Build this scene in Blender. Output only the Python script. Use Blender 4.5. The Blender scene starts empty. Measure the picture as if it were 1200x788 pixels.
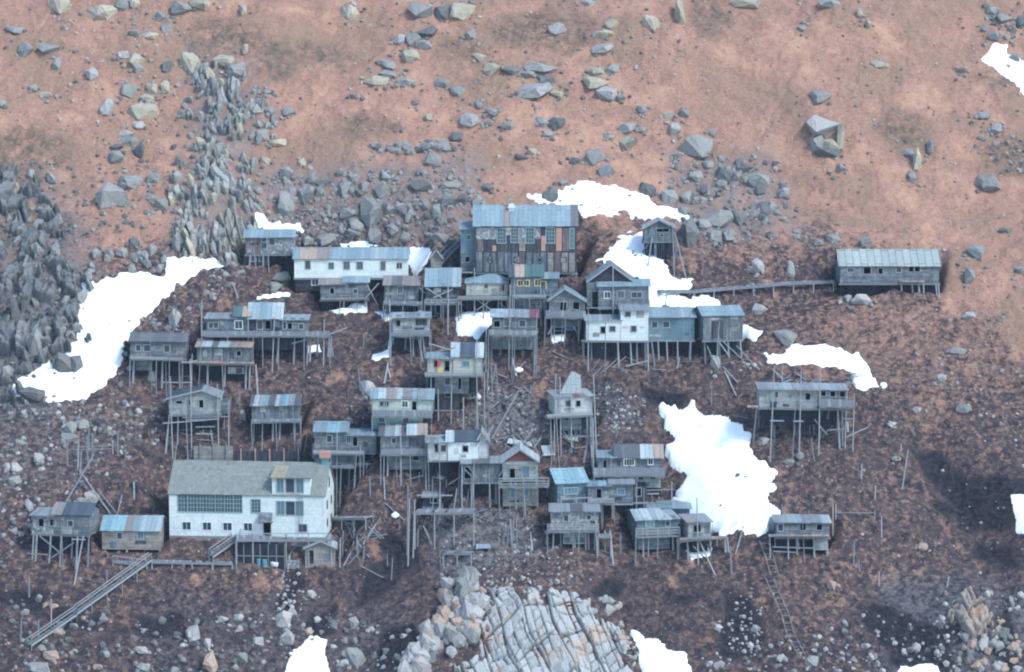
import bpy, bmesh, math, random
import numpy as np
from mathutils import Vector, Matrix
random.seed(7); RNG = np.random.default_rng(11)
R = math.radians
sc = bpy.context.scene
COL = sc.collection
# ---------------------------------------------------------------- camera, sky, sun, exposure
PITCH = R(8.0); FPX = 4050.0; DIST = 450.0
CAM = np.array([0.0, -DIST*math.cos(PITCH), DIST*math.sin(PITCH)])
cd = bpy.data.cameras.new('camera'); cam = bpy.data.objects.new('camera', cd); COL.objects.link(cam)
cam.location = CAM; cam.rotation_euler = (math.pi/2-PITCH, 0, 0)
cd.sensor_width = 36; cd.lens = FPX*36/1200; cd.clip_start = 1; cd.clip_end = 5000
sc.camera = cam
SUN_EL, SUN_AZ = R(48), R(128)      # azimuth measured from +Y clockwise: light comes from the front right
w = bpy.data.worlds.new('World'); sc.world = w; w.use_nodes = True
nt = w.node_tree; bg = nt.nodes['Background']
sky = nt.nodes.new('ShaderNodeTexSky'); sky.sky_type = 'NISHITA'; sky.sun_disc = False
sky.sun_elevation = SUN_EL; sky.sun_rotation = SUN_AZ
sky.air_density = 1.0; sky.dust_density = 0.4; sky.ozone_density = 2.0
nt.links.new(sky.outputs[0], bg.inputs[0]); bg.inputs[1].default_value = 0.15
sl = bpy.data.lights.new('sun', 'SUN'); sl.energy = 1.5; sl.angle = R(13); sl.color = (1.0, 0.97, 0.90)
so = bpy.data.objects.new('sun', sl); COL.objects.link(so)
sd = Vector((math.sin(SUN_AZ)*math.cos(SUN_EL), math.cos(SUN_AZ)*math.cos(SUN_EL), math.sin(SUN_EL)))
so.rotation_euler = sd.to_track_quat('Z', 'Y').to_euler(); so.location = (60, -200, 200)
sc.view_settings.view_transform = 'Standard'; sc.view_settings.look = 'None'
sc.view_settings.gamma = 1; sc.view_settings.exposure = 1.3
sc.render.engine = 'CYCLES'
sc.cycles.pixel_filter_type = 'BLACKMAN_HARRIS'; sc.cycles.filter_width = 2.1
sc.cycles.max_bounces = 5; sc.cycles.use_denoising = True
# ---------------------------------------------------------------- pixel <-> world helpers (build time only)
CF = np.array([0, math.cos(PITCH), -math.sin(PITCH)]); CU = np.array([0, math.sin(PITCH), math.cos(PITCH)])
def raydir(px, py): return CF + np.array([1.0, 0, 0])*(px-600)/FPX + CU*(394-py)/FPX
def P(px, py, Y):
    d = raydir(px, py); t = (Y-CAM[1])/d[1]
    return CAM[0]+d[0]*t, CAM[2]+d[2]*t
def mpp(Y): return (Y-CAM[1])/FPX
def proj(x, y, z):
    dx, dy, dz = x-CAM[0], y-CAM[1], z-CAM[2]
    dep = dy*CF[1]+dz*CF[2]
    return 600+FPX*dx/dep, 394-FPX*(dy*CU[1]+dz*CU[2])/dep
TS = math.tan(R(40))
def W0(px, py):
    d = raydir(px, py); t = (TS*CAM[1]-CAM[2])/(d[2]-TS*d[1]); q = CAM+d*t; return q[0], q[1]
# ---------------------------------------------------------------- noise
_perm = RNG.permutation(512)
def gnoise(x, y, seed=0):
    x = np.asarray(x, float)+seed*17.31; y = np.asarray(y, float)+seed*9.77
    xi = np.floor(x).astype(int); yi = np.floor(y).astype(int); xf = x-xi; yf = y-yi
    u = xf*xf*xf*(xf*(xf*6-15)+10); v = yf*yf*yf*(yf*(yf*6-15)+10)
    def g(ix, iy, fx, fy):
        a = _perm[(_perm[ix & 511]+iy) & 511]*(2*math.pi/512)*7.0
        return np.cos(a)*fx+np.sin(a)*fy
    a = g(xi, yi, xf, yf); b = g(xi+1, yi, xf-1, yf); c = g(xi, yi+1, xf, yf-1); d = g(xi+1, yi+1, xf-1, yf-1)
    return (a+(b-a)*u+(c-a)*v+(a-b-c+d)*u*v)*1.5
def fbm(x, y, sc_, octv=3, seed=0):
    s = 0; a = 1
    for k in range(octv):
        s = s+a*gnoise(x/sc_*2**k, y/sc_*2**k, seed+k*3); a *= .5
    return s
def sdist(px, py, poly):          # signed distance to polygon in photo pixels, + inside
    P_ = np.array(poly, float); d = np.full(px.shape, 1e9); ins = np.zeros(px.shape, bool); n = len(P_)
    for i in range(n):
        a = P_[i]; b = P_[(i+1) % n]; ex, ey = b-a
        t = np.clip(((px-a[0])*ex+(py-a[1])*ey)/(ex*ex+ey*ey+1e-9), 0, 1)
        d = np.minimum(d, np.hypot(px-a[0]-t*ex, py-a[1]-t*ey))
        if abs(ey) > 1e-9:
            c = ((a[1] > py) != (b[1] > py)) & (px < ex*(py-a[1])/ey+a[0]); ins ^= c
    return np.where(ins, d, -d)
def sstep(a, b, x):
    t = np.clip((x-a)/(b-a), 0, 1); return t*t*(3-2*t)
# ---------------------------------------------------------------- terrain height field
DX = 0.22
def axis(lo, hi, far_lo, far_hi):
    c = np.arange(lo, hi, DX); l = []; s = DX; v = lo
    while v > far_lo: s *= 1.18; v -= s; l.append(v)
    r = []; s = DX; v = c[-1]
    while v < far_hi: s *= 1.18; v += s; r.append(v)
    return np.concatenate([np.array(l[::-1]), c, np.array(r)])
XS = axis(-84, 84, -700, 700); YS = axis(-52, 66, -700, 420)
GX, GY = np.meshgrid(XS, YS)
def base(y): 
    z = TS*y
    z = np.where(y < -90, TS*-90-(1-np.exp((y+90)/12))*8, z)
    return np.where(y > 120, TS*120+(y-120)*.45, z)
def bump(cx, cy, rx, ry, amp, rot=0):
    c, s = math.cos(rot), math.sin(rot); dx = GX-cx; dy = GY-cy
    u = (dx*c+dy*s)/rx; v = (-dx*s+dy*c)/ry
    return amp*np.exp(-(u*u+v*v))
fade = np.exp(-np.maximum(0, np.hypot(np.maximum(0, abs(GX)-84), np.maximum(0, abs(GY-7)-59)))/60)
GZ = base(GY)+(2.4*fbm(GX, GY, 34, 2, 1)+.9*gnoise(GX/11, GY/11, 5)+.34*gnoise(GX/4.2, GY/4.2, 9))*np.where(GY < -100, 0, 1)
MICRO = (.22*gnoise(GX/1.9, GY/1.5, 12)+.13*gnoise(GX/.9, GY/.75, 14)+.07*gnoise(GX/.5, GY/.42, 15)+.30*gnoise(GX/6+.15*GY, GY/1.5, 16)+.16*gnoise(GX/3, GY/.8, 18))*fade*1.25
for px, py, rx, ry, amp, rot in [(620, 745, 10, 8, 4.2, 0), (660, 700, 8, 6, 1.5, 0), (250, 190, 3.5, 13, 1.6, .1), (60, 380, 10, 12, 1.4, 0),
        (440, 705, 3.2, 11, -2.2, -.5), (520, 665, 8, 4, -1.2, -.3), (885, 720, 3, 7, -1.3, .1), (1115, 575, 3.5, 9, -2.0, .5), (1160, 640, 4, 7, -1.8, .3),
        (1140, 720, 7, 4, 1.6, 0), (190, 705, 8, 3, -1.0, 0), (1060, 740, 8, 4, -1.2, 0), (965, 150, 4, 5, .8, 0), (430, 240, 14, 6, .6, 0), (1090, 500, 9, 5, 1.2, 0)]:
    wx, wy = W0(px, py); GZ += bump(wx, wy, rx, ry, amp, rot)
def samp(x, y):
    i = min(max(int(np.searchsorted(XS, x))-1, 0), len(XS)-2); j = min(max(int(np.searchsorted(YS, y))-1, 0), len(YS)-2)
    u = (x-XS[i])/(XS[i+1]-XS[i]); v = (y-YS[j])/(YS[j+1]-YS[j])
    return float(GZ[j, i]*(1-u)*(1-v)+GZ[j, i+1]*u*(1-v)+GZ[j+1, i]*(1-u)*v+GZ[j+1, i+1]*u*v)
def hit(px, py):
    d = raydir(px, py); t0 = (-66-CAM[1])/d[1]; t1 = (95-CAM[1])/d[1]; step = 1.0; t = t0
    while t < t1:
        q = CAM+d*t
        if samp(q[0], q[1]) > q[2]:
            a, b = t-step, t
            for _ in range(12):
                m = (a+b)/2; q = CAM+d*m
                if samp(q[0], q[1]) > q[2]: b = m
                else: a = m
            q = CAM+d*b; return float(q[0]), float(q[1]), float(q[2])
        t += step
    q = CAM+d*t1; return float(q[0]), float(q[1]), float(q[2])
# ---------------------------------------------------------------- materials
class N:
    def __init__(s, name, rough=.85):
        s.m = bpy.data.materials.new(name); s.m.use_nodes = True; s.t = s.m.node_tree; s.b = s.t.nodes['Principled BSDF']
        s.b.inputs['Roughness'].default_value = rough; s.b.inputs['Specular IOR Level'].default_value = .25
    def n(s, ty, **k):
        x = s.t.nodes.new(ty)
        for a, v in k.items():
            if a in x.inputs: x.inputs[a].default_value = v
            else: setattr(x, a, v)
        return x
    def l(s, a, b): s.t.links.new(a, b)
    def coord(s, which='Object'):
        return s.n('ShaderNodeTexCoord').outputs[which]
    def noise(s, vec, scale, detail=4, rough=.6, dist=0):
        x = s.n('ShaderNodeTexNoise'); x.inputs['Scale'].default_value = scale; x.inputs['Detail'].default_value = detail
        x.inputs['Roughness'].default_value = rough; x.inputs['Distortion'].default_value = dist
        s.l(vec, x.inputs['Vector']); return x.outputs['Fac']
    def ramp(s, f, stops):
        x = s.n('ShaderNodeValToRGB'); e = x.color_ramp.elements
        while len(e) < len(stops): e.new(.5)
        for i, (p, c) in enumerate(stops):
            e[i].position = p; e[i].color = c if len(c) == 4 else (*c, 1)
        s.l(f, x.inputs[0]); return x.outputs[0]
    def mix(s, f, a, b, mode='MIX'):
        x = s.n('ShaderNodeMix', data_type='RGBA', blend_type=mode)
        for v, i in ((f, 0), (a, 6), (b, 7)):
            if isinstance(v, (int, float)): x.inputs[i].default_value = v
            elif isinstance(v, tuple): x.inputs[i].default_value = (*v, 1)
            else: s.l(v, x.inputs[i])
        return x.outputs[2]
    def math(s, op, a, b=0.0, c=0.0):
        x = s.n('ShaderNodeMath', operation=op)
        for v, i in ((a, 0), (b, 1), (c, 2)):
            if isinstance(v, (int, float)): x.inputs[i].default_value = v
            else: s.l(v, x.inputs[i])
        return x.outputs[0]
    def bump(s, h, strength, dist=.1):
        x = s.n('ShaderNodeBump'); x.inputs['Strength'].default_value = strength; x.inputs['Distance'].default_value = dist
        s.l(h, x.inputs['Height']); s.l(x.outputs[0], s.b.inputs['Normal'])
    def out(s, c): s.l(c, s.b.inputs['Base Color']); return s.m
def g3(v, a=1.0, b=1.0): return (v*a, v, v*b)
# ground
def m_ground():
    s = N('ground', .95); o = s.coord()
    za = s.n('ShaderNodeVertexColor', layer_name='zone'); sp = s.n('ShaderNodeSeparateColor'); s.l(za.outputs[0], sp.inputs[0])
    n1 = s.noise(o, .35, 5, .62); n2 = s.noise(o, 1.6, 5, .7); n3 = s.noise(o, 5.5, 3, .7); n4 = s.noise(o, .9, 4, .65, .6)
    dry = s.mix(n1, (.39, .208, .142), (.53, .312, .222))
    dry = s.mix(s.ramp(n2, [(.40, (0, 0, 0)), (.62, (1, 1, 1))]), s.mix(.55, dry, (.25, .145, .115)), dry)
    dry = s.mix(s.math('MULTIPLY', s.ramp(n3, [(.40, (1, 1, 1)), (.55, (0, 0, 0))]), .42), dry, (.13, .085, .08))
    n5 = s.noise(o, 1.1, 6, .75, .8); dry = s.mix(s.math('MULTIPLY', s.ramp(n5, [(.30, (1, 1, 1)), (.44, (0, 0, 0))]), .6), dry, (.12, .085, .08)); dry = s.mix(s.math('MULTIPLY', s.ramp(n5, [(.58, (0, 0, 0)), (.72, (1, 1, 1))]), .5), dry, (.56, .37, .27))
    n6 = s.noise(o, .13, 5, .6, .4); dry = s.mix(s.math('MULTIPLY', s.ramp(n6, [(.44, (0, 0, 0)), (.62, (1, 1, 1))]), .5), dry, (.23, .175, .115)); dry = s.mix(s.math('MULTIPLY', s.ramp(n6, [(.34, (1, 1, 1)), (.46, (0, 0, 0))]), .45), dry, (.54, .34, .22))
    br = s.mix(s.ramp(n4, [(.36, (0, 0, 0)), (.64, (1, 1, 1))]), (.022, .022, .031), (.112, .083, .079))
    br = s.mix(s.ramp(n2, [(.50, (0, 0, 0)), (.66, (1, 1, 1))]), br, (.29, .18, .13))
    br = s.mix(s.ramp(n3, [(.32, (1, 1, 1)), (.45, (0, 0, 0))]), br, (.028, .026, .036))
    brk = lambda v, am=.9, lo=.34, hi=.62: s.ramp(s.math('ADD', v, s.math('MULTIPLY', s.math('SUBTRACT', s.math('ADD', s.math('MULTIPLY', n4, .5), s.math('MULTIPLY', n2, .5)), .5), am)), [(lo, (0, 0, 0)), (hi, (1, 1, 1))])
    c = s.mix(brk(sp.outputs[0], 1.9, .20, .80), br, dry)
    stn = s.mix(n3, (.11, .12, .13), (.22, .23, .24))
    c = s.mix(s.math('MULTIPLY', sp.outputs[2], s.ramp(n2, [(.42, (0, 0, 0)), (.56, (1, 1, 1))])), c, stn)
    mo = s.mix(n3, (.075, .066, .05), (.15, .125, .09))
    al = s.n('ShaderNodeSeparateColor'); s.l(za.outputs[0], al.inputs[0])
    zb = s.n('ShaderNodeVertexColor', layer_name='zone2'); sp2 = s.n('ShaderNodeSeparateColor'); s.l(zb.outputs[0], sp2.inputs[0])
    c = s.mix(s.math('MULTIPLY', sp2.outputs[0], s.ramp(s.noise(o, .8, 6, .8, .5), [(.40, (.1, .1, .1)), (.60, (1, 1, 1))])), c, mo)
    dk = s.mix(s.ramp(n2, [(.40, (0, 0, 0)), (.66, (1, 1, 1))]), (.007, .009, .015), (.050, .042, .046))
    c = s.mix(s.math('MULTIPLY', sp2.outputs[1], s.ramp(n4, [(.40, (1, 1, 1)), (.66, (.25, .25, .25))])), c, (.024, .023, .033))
    c = s.mix(s.ramp(brk(sp.outputs[1], 3.2), [(.25, (0, 0, 0)), (.6, (1, 1, 1))]), c, dk)
    hh = s.math('ADD', s.math('MULTIPLY', n2, .8), s.math('MULTIPLY', n3, .35))
    s.bump(hh, .9, .5)
    return s.out(c)
def m_snow():
    s = N('snow', .7); o = s.coord(); n = s.noise(o, .6, 5, .6); f = s.noise(o, 4, 3, .6)
    s.bump(s.math('ADD', n, s.math('MULTIPLY', f, .3)), .35, .3)
    c = s.mix(s.ramp(n, [(.38, (0, 0, 0)), (.62, (1, 1, 1))]), (.76, .83, .85), (.84, .90, .91))
    return s.out(s.mix(s.ramp(f, [(.70, (0, 0, 0)), (.78, (1, 1, 1))]), c, (.45, .42, .40)))
def m_rock(name, a, b, lichen=(.30, .27, .17), amt=.5):
    a = (a[0], a[1]*.98, a[2]); b = (b[0]*1.04, b[1], b[2]*.98)
    s = N(name, .9); o = s.coord(); oi = s.n('ShaderNodeObjectInfo').outputs['Random']
    v = s.n('ShaderNodeVectorMath', operation='ADD'); s.l(o, v.inputs[0]); s.l(oi, v.inputs[1]); o2 = v.outputs[0]
    g = s.n('ShaderNodeNewGeometry').outputs['Random Per Island']
    n1 = s.noise(s.coord('Object'), 1.2, 5, .65); n2 = s.noise(s.coord('Object'), 7, 4, .7)
    c = s.mix(n1, a, b)
    c = s.mix(s.math('MULTIPLY', g, .5), c, tuple(min(1, x*1.35) for x in b))
    c = s.mix(s.math('MULTIPLY', s.ramp(n1, [(.50, (0, 0, 0)), (.66, (1, 1, 1))]), amt), c, lichen)
    c = s.mix(s.ramp(n2, [(.30, (1, 1, 1)), (.46, (0, 0, 0))]), c, tuple(x*.45 for x in a))
    s.bump(s.math('ADD', n1, s.math('MULTIPLY', n2, .5)), .7, .25)
    return s.out(c)
def m_wood(name, a, b, vert=False, row=.22, lng=2.6, gap=(.03, .03, .04), rough=.85, streak=.62, peel=None, peela=.5, mort=.012):
    tn = lambda q: (q[0]*.90, q[1]*1.0, q[2]*.99); a = tn(a); b = tn(b)
    s = N(name, rough); o = s.coord(); sx = s.n('ShaderNodeSeparateXYZ'); s.l(o, sx.inputs[0])
    u = sx.outputs[0] if any(q in name for q in ('roof', 'shingle', 'seamed')) else s.math('ADD', sx.outputs[0], sx.outputs[1]); cb = s.n('ShaderNodeCombineXYZ')
    if vert: s.l(sx.outputs[2], cb.inputs[0]); s.l(u, cb.inputs[1])
    else: s.l(u, cb.inputs[0]); s.l(sx.outputs[2], cb.inputs[1])
    br = s.n('ShaderNodeTexBrick', offset=.37, squash=1.0); s.l(cb.outputs[0], br.inputs['Vector'])
    br.inputs['Scale'].default_value = 1; br.inputs['Brick Width'].default_value = lng; br.inputs['Row Height'].default_value = row
    br.inputs['Mortar Size'].default_value = mort; br.inputs['Mortar Smooth'].default_value = .3; br.inputs['Bias'].default_value = 0
    br.inputs['Color1'].default_value = (*a, 1); br.inputs['Color2'].default_value = (*b, 1); br.inputs['Mortar'].default_value = (*gap, 1)
    mp = s.n('ShaderNodeMapping'); s.l(o, mp.inputs[0]); mp.inputs['Scale'].default_value = (3.2, 3.2, .7) if vert else (1.4, 1.4, 1.1)
    n1 = s.noise(mp.outputs[0], 1.0, 5, .7); n2 = s.noise(o, 6, 4, .7)
    c = s.mix(s.math('MULTIPLY', s.ramp(n1, [(.38, (1, 1, 1)), (.60, (0, 0, 0))]), streak), br.outputs[0], tuple(x*.34 for x in a))
    c = s.mix(s.math('MULTIPLY', s.ramp(n2, [(.34, (1, 1, 1)), (.55, (0, 0, 0))]), .4), c, tuple(x*.5 for x in a))
    if peel:
        n3 = s.noise(mp.outputs[0], 1.9, 5, .75); c = s.mix(s.math('MULTIPLY', s.ramp(n3, [(.50, (0, 0, 0)), (.58, (1, 1, 1))]), peela), c, peel)
    s.bump(s.math('ADD', br.outputs['Fac'], s.math('MULTIPLY', n2, -.4)), -.5, .04)
    return s.out(c)
def m_flat(name, c, rough=.6, spec=.3, var=.3, sc_=3):
    s = N(name, rough); s.b.inputs['Specular IOR Level'].default_value = spec
    n = s.noise(s.coord(), sc_, 5, .65); c = (c[0]*.93, c[1], c[2]); return s.out(s.mix(n, tuple(x*(1-var) for x in c), tuple(min(1, x*(1+var)) for x in c)))
M = {}
M['ground'] = m_ground(); M['snow'] = m_snow()
M['rk_b'] = m_rock('rock_blue_grey', (.15, .165, .17), (.25, .27, .265))
M['rk_d'] = m_rock('rock_dark', (.07, .08, .085), (.15, .165, .165), (.17, .15, .12), .3)
M['rk_y'] = m_rock('rock_lichen', (.25, .245, .20), (.37, .36, .285), (.42, .37, .22), .5)
M['rk_p'] = m_rock('rock_pale', (.24, .26, .265), (.36, .38, .375), (.42, .30, .21), .45)
M['rk_o'] = m_rock('rock_warm', (.26, .21, .175), (.36, .29, .235), (.45, .26, .16), .5)
def m_face(name, a, b, warm, wa):
    s = N(name, .9); o = s.coord(); v = s.n('ShaderNodeVertexColor', layer_name='cell'); sp = s.n('ShaderNodeSeparateColor'); s.l(v.outputs[0], sp.inputs[0])
    n1 = s.noise(o, .8, 5, .65); n2 = s.noise(o, 5, 4, .7); n3 = s.noise(o, .35, 4, .6)
    c = s.mix(sp.outputs[0], a, b); c = s.mix(s.math('MULTIPLY', n1, .5), c, tuple(x*.6 for x in a))
    c = s.mix(s.math('MULTIPLY', s.ramp(n3, [(.52, (0, 0, 0)), (.62, (1, 1, 1))]), wa), c, warm)
    c = s.mix(s.ramp(n2, [(.30, (1, 1, 1)), (.45, (0, 0, 0))]), c, tuple(x*.5 for x in a))
    c = s.mix(s.math('MULTIPLY', s.ramp(sp.outputs[2], [(.03, (1, 1, 1)), (.22, (0, 0, 0))]), .6), c, (.06, .058, .06))
    s.bump(s.math('ADD', n1, s.math('MULTIPLY', n2, .6)), .7, .25); return s.out(c)
M['face_b'] = m_face('ridge_rock', (.19, .21, .21), (.42, .44, .41), (.24, .22, .15), .5)
M['face_d'] = m_face('cliff_rock', (.11, .125, .135), (.26, .28, .28), (.17, .15, .12), .4)
M['face_p'] = m_face('granite_face', (.33, .355, .36), (.47, .49, .485), (.42, .30, .21), .6)
M['face_o'] = m_face('warm_granite_face', (.27, .24, .21), (.42, .36, .31), (.42, .27, .18), .7)
W = M
W['grey'] = m_wood('weathered_board', (.14, .155, .18), (.27, .285, .31))
W['greyv'] = m_wood('weathered_vertical_board', (.12, .135, .16), (.25, .265, .29), True)
W['pale'] = m_wood('pale_board', (.31, .32, .33), (.43, .44, .44))
W['dark'] = m_wood('dark_board', (.035, .04, .055), (.08, .085, .10))
W['darkv'] = m_wood('dark_vertical_board', (.05, .05, .065), (.11, .11, .13), True)
W['tar'] = m_wood('tarred_board', (.018, .021, .032), (.045, .05, .065), True, .33)  # near-black boards, toned to stand for the shade under floors
W['blue'] = m_wood('blue_grey_board', (.12, .16, .20), (.20, .25, .29))
W['white'] = m_wood('white_painted_board', (.66, .70, .70), (.76, .79, .78), streak=.18, gap=(.3, .33, .35), peel=(.40, .42, .43), peela=.3)
W['whitew'] = m_wood('white_weathered_board', (.50, .51, .51), (.64, .64, .62), streak=.3, gap=(.16, .17, .19), peel=(.24, .25, .28), peela=.6)
W['cream'] = m_wood('cream_board', (.46, .44, .38), (.58, .55, .46), streak=.25, gap=(.2, .2, .2), peel=(.25, .25, .26), peela=.5)
W['pgreen'] = m_wood('pale_green_board', (.44, .50, .44), (.56, .60, .52), streak=.2, gap=(.2, .22, .22), peel=(.3, .33, .32), peela=.4)
W['green'] = m_wood('green_board', (.13, .24, .24), (.19, .32, .31), streak=.4)
W['brown'] = m_wood('brown_board', (.29, .25, .235), (.40, .355, .33))
W['purple'] = m_wood('reddish_board', (.16, .12, .13), (.25, .19, .20), True, .5)
W['peel'] = m_wood('peeling_sheet', (.19, .20, .22), (.27, .28, .30), streak=.5, row=.5, peel=(.46, .47, .47), peela=.8)
W['bluemetal'] = m_wood('blue_metal_sheet', (.12, .20, .25), (.17, .26, .31), True, .8, 3, (.08, .12, .15), .5, .25, (.10, .13, .15), .4)
W['red'] = m_flat('dull_red_paint', (.15, .055, .065), .8)
# roofing
def roofm(name, a, b, row=.62, lng=2.2, gap=(.10, .13, .16), rough=.5, streak=.25, peel=None, pa=.4): return m_wood(name, a, b, True, row, lng, gap, rough, streak, peel, pa, .05 if row > .9 else .022)
RM = {'b': roofm('blue_roof_metal', (.20, .275, .32), (.29, .375, .42), peel=(0.236, 0.248, 0.271)), 'l': roofm('light_blue_roof_metal', (.21, .34, .40), (.30, .44, .49)),
      'g': roofm('grey_roof_metal', (0.283, 0.342, 0.378), (0.401, 0.460, 0.484), peel=(0.201, 0.201, 0.212)), 'w': roofm('whitish_roof_sheet', (.38, .41, .43), (.50, .53, .54)),
      'r': roofm('rusty_roof_sheet', (.25, .205, .20), (.33, .27, .255)), 'o': roofm('orange_rust_roof_sheet', (.37, .26, .21), (.46, .34, .28)),
      'd': roofm('tarpaper_roof', (0.065, 0.083, 0.106), (0.100, 0.118, 0.147)), 'p': roofm('purple_brown_roof', (.12, .115, .125), (.18, .165, .17)),
      'n': roofm('green_roof_sheet', (.08, .14, .14), (.11, .18, .17)), 's': m_wood('grey_green_shingle', (.20, .212, .195), (.27, .282, .262), False, .25, .3, (0.177, 0.189, 0.189), .9, .3, (0.177, 0.201, 0.177), .5),
      'k': roofm('bare_board_roof', (0.236, 0.248, 0.271), (0.354, 0.366, 0.389), .25), 't': roofm('seamed_pale_metal', (.34, .37, .35), (.44, .46, .43), .95, 4, (0.083, 0.106, 0.130), .5, .3, (0.283, 0.295, 0.307), .5),
      'q': roofm('tan_rust_roof', (.36, .29, .19), (.42, .34, .23)), 'e': roofm('red_roof_sheet', (.20, .07, .09), (.26, .10, .12))}
M['post'] = m_flat('grey_timber', (.20, .21, .235), .9, .1, .35, 2)
M['postp'] = m_flat('pale_timber', (.29, .295, .31), .9, .1, .3, 2)
M['postr'] = m_flat('reddish_timber', (.40, .27, .24), .9, .1, .3, 2)
M['glass'] = m_flat('window_glass', (.035, .055, .075), .15, .6, .5, 1)
M['glassm'] = m_flat('grimy_window_glass', (.075, .105, .125), .3, .4, .5, 1)
M['glassl'] = m_flat('hazy_window_glass', (.13, .20, .24), .25, .5, .4, 1)
M['fw'] = m_flat('white_frame', (.62, .64, .63), .7); M['fg'] = m_flat('grey_frame', (.30, .32, .34), .8); M['fy'] = m_flat('yellow_frame', (.62, .52, .24), .7); M['fl'] = m_flat('blue_frame', (.25, .36, .38), .7)
M['stone'] = m_rock('foundation_stone', (.14, .145, .15), (.22, .22, .22), amt=.2)
M['orange'] = m_flat('orange_paint', (.44, .24, .18), .8); M['redp'] = m_flat('red_cloth', (.55, .06, .09), .8); M['canvas'] = m_flat('pale_canvas', (.48, .50, .50), .9)
M['teal'] = m_flat('teal_paint', (.10, .24, .28), .6); M['yel'] = m_flat('yellow_cloth', (.60, .45, .14), .8)
# ---------------------------------------------------------------- mesh builder
class MB:
    def __init__(s): s.v = []; s.f = []; s.m = []; s.mats = []
    def mi(s, mat):
        if mat not in s.mats: s.mats.append(mat)
        return s.mats.index(mat)
    def add(s, vs, fs, mat):
        k = len(s.v); i = s.mi(mat); s.v += [tuple(map(float, q)) for q in vs]
        for f in fs: s.f.append([k+a for a in f]); s.m.append(i)
    def box(s, x0, x1, y0, y1, z0, z1, mat):
        s.add([(x0, y0, z0), (x1, y0, z0), (x1, y1, z0), (x0, y1, z0), (x0, y0, z1), (x1, y0, z1), (x1, y1, z1), (x0, y1, z1)],
              [(0, 3, 2, 1), (4, 5, 6, 7), (0, 1, 5, 4), (1, 2, 6, 5), (2, 3, 7, 6), (3, 0, 4, 7)], mat)
    def slab(s, q, t, mat):        # quad q (4 pts ccw from above) thickened downward
        a, b, c = (np.array(q[i]) for i in (0, 1, 3)); n = np.cross(b-a, c-a); n = n/np.linalg.norm(n)
        lo = [np.array(p)-n*t for p in q]; s.add(list(q)+lo, [(0, 1, 2, 3), (7, 6, 5, 4), (0, 4, 5, 1), (1, 5, 6, 2), (2, 6, 7, 3), (3, 7, 4, 0)], mat)
    def prism(s, tri, y0, y1, mat):  # polygon in xz extruded along y
        n = len(tri); s.add([(x, y0, z) for x, z in tri]+[(x, y1, z) for x, z in tri],
              [tuple(range(n)), tuple(range(2*n-1, n-1, -1))]+[(i, i+n, (i+1) % n+n, (i+1) % n) for i in range(n)], mat)
    def prismx(s, tri, x0, x1, mat):  # polygon in yz extruded along x
        n = len(tri); s.add([(x0, y, z) for y, z in tri]+[(x1, y, z) for y, z in tri],
              [tuple(range(n)), tuple(range(2*n-1, n-1, -1))]+[(i, i+n, (i+1) % n+n, (i+1) % n) for i in range(n)], mat)
    def bar(s, a, b, w, h, mat):
        a = np.array(a, float); b = np.array(b, float); d = b-a; L = np.linalg.norm(d); d /= L+1e-9
        up = np.array([0, 0, 1.0]) if abs(d[2]) < .9 else np.array([0, 1.0, 0]); r = np.cross(d, up); r /= np.linalg.norm(r); u = np.cross(r, d)
        vs = [p+r*sx*w/2+u*sy*h/2 for p in (a, b) for sx, sy in ((-1, -1), (1, -1), (1, 1), (-1, 1))]
        s.add(vs, [(0, 3, 2, 1), (4, 5, 6, 7), (0, 1, 5, 4), (1, 2, 6, 5), (2, 3, 7, 6), (3, 0, 4, 7)], mat)
    def tube(s, a, b, r0, r1, mat, n=7):
        a = np.array(a, float); b = np.array(b, float); d = b-a; d /= np.linalg.norm(d)+1e-9
        up = np.array([0, 0, 1.0]) if abs(d[2]) < .9 else np.array([0, 1.0, 0]); r = np.cross(d, up); r /= np.linalg.norm(r); u = np.cross(r, d)
        vs = [p+(r*math.cos(t*2*math.pi/n)+u*math.sin(t*2*math.pi/n))*q for p, q in ((a, r0), (b, r1)) for t in range(n)]
        s.add(vs, [tuple(range(n-1, -1, -1)), tuple(range(n, 2*n))]+[(i, (i+1) % n, (i+1) % n+n, i+n) for i in range(n)], mat)
    def build(s, name, parent=None, smooth=False):
        me = bpy.data.meshes.new(name); me.from_pydata(s.v, [], s.f)
        for m in s.mats: me.materials.append(M[m] if isinstance(m, str) and m in M else m)
        me.polygons.foreach_set('material_index', s.m)
        if smooth: me.polygons.foreach_set('use_smooth', [True]*len(s.f))
        me.update(); o = bpy.data.objects.new(name, me); COL.objects.link(o)
        if parent: o.parent = parent
        return o
def tag(o, label, cat, group=None, kind=None):
    if label: o['label'] = label
    if cat: o['category'] = cat
    if group: o['group'] = group
    if kind: o['kind'] = kind
    return o
def empty(name, loc, rz=0):
    o = bpy.data.objects.new(name, None); COL.objects.link(o); o.location = loc; o.rotation_euler = (0, 0, rz); o.empty_display_size = .3
    return o
def recenter(o):
    me = o.data; co = np.empty(len(me.vertices)*3); me.vertices.foreach_get('co', co); co = co.reshape(-1, 3); c = co.mean(0); c[2] = co[:, 2].min()
    me.vertices.foreach_set('co', (co-c).ravel()); o.location = c; me.update(); return o
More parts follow.
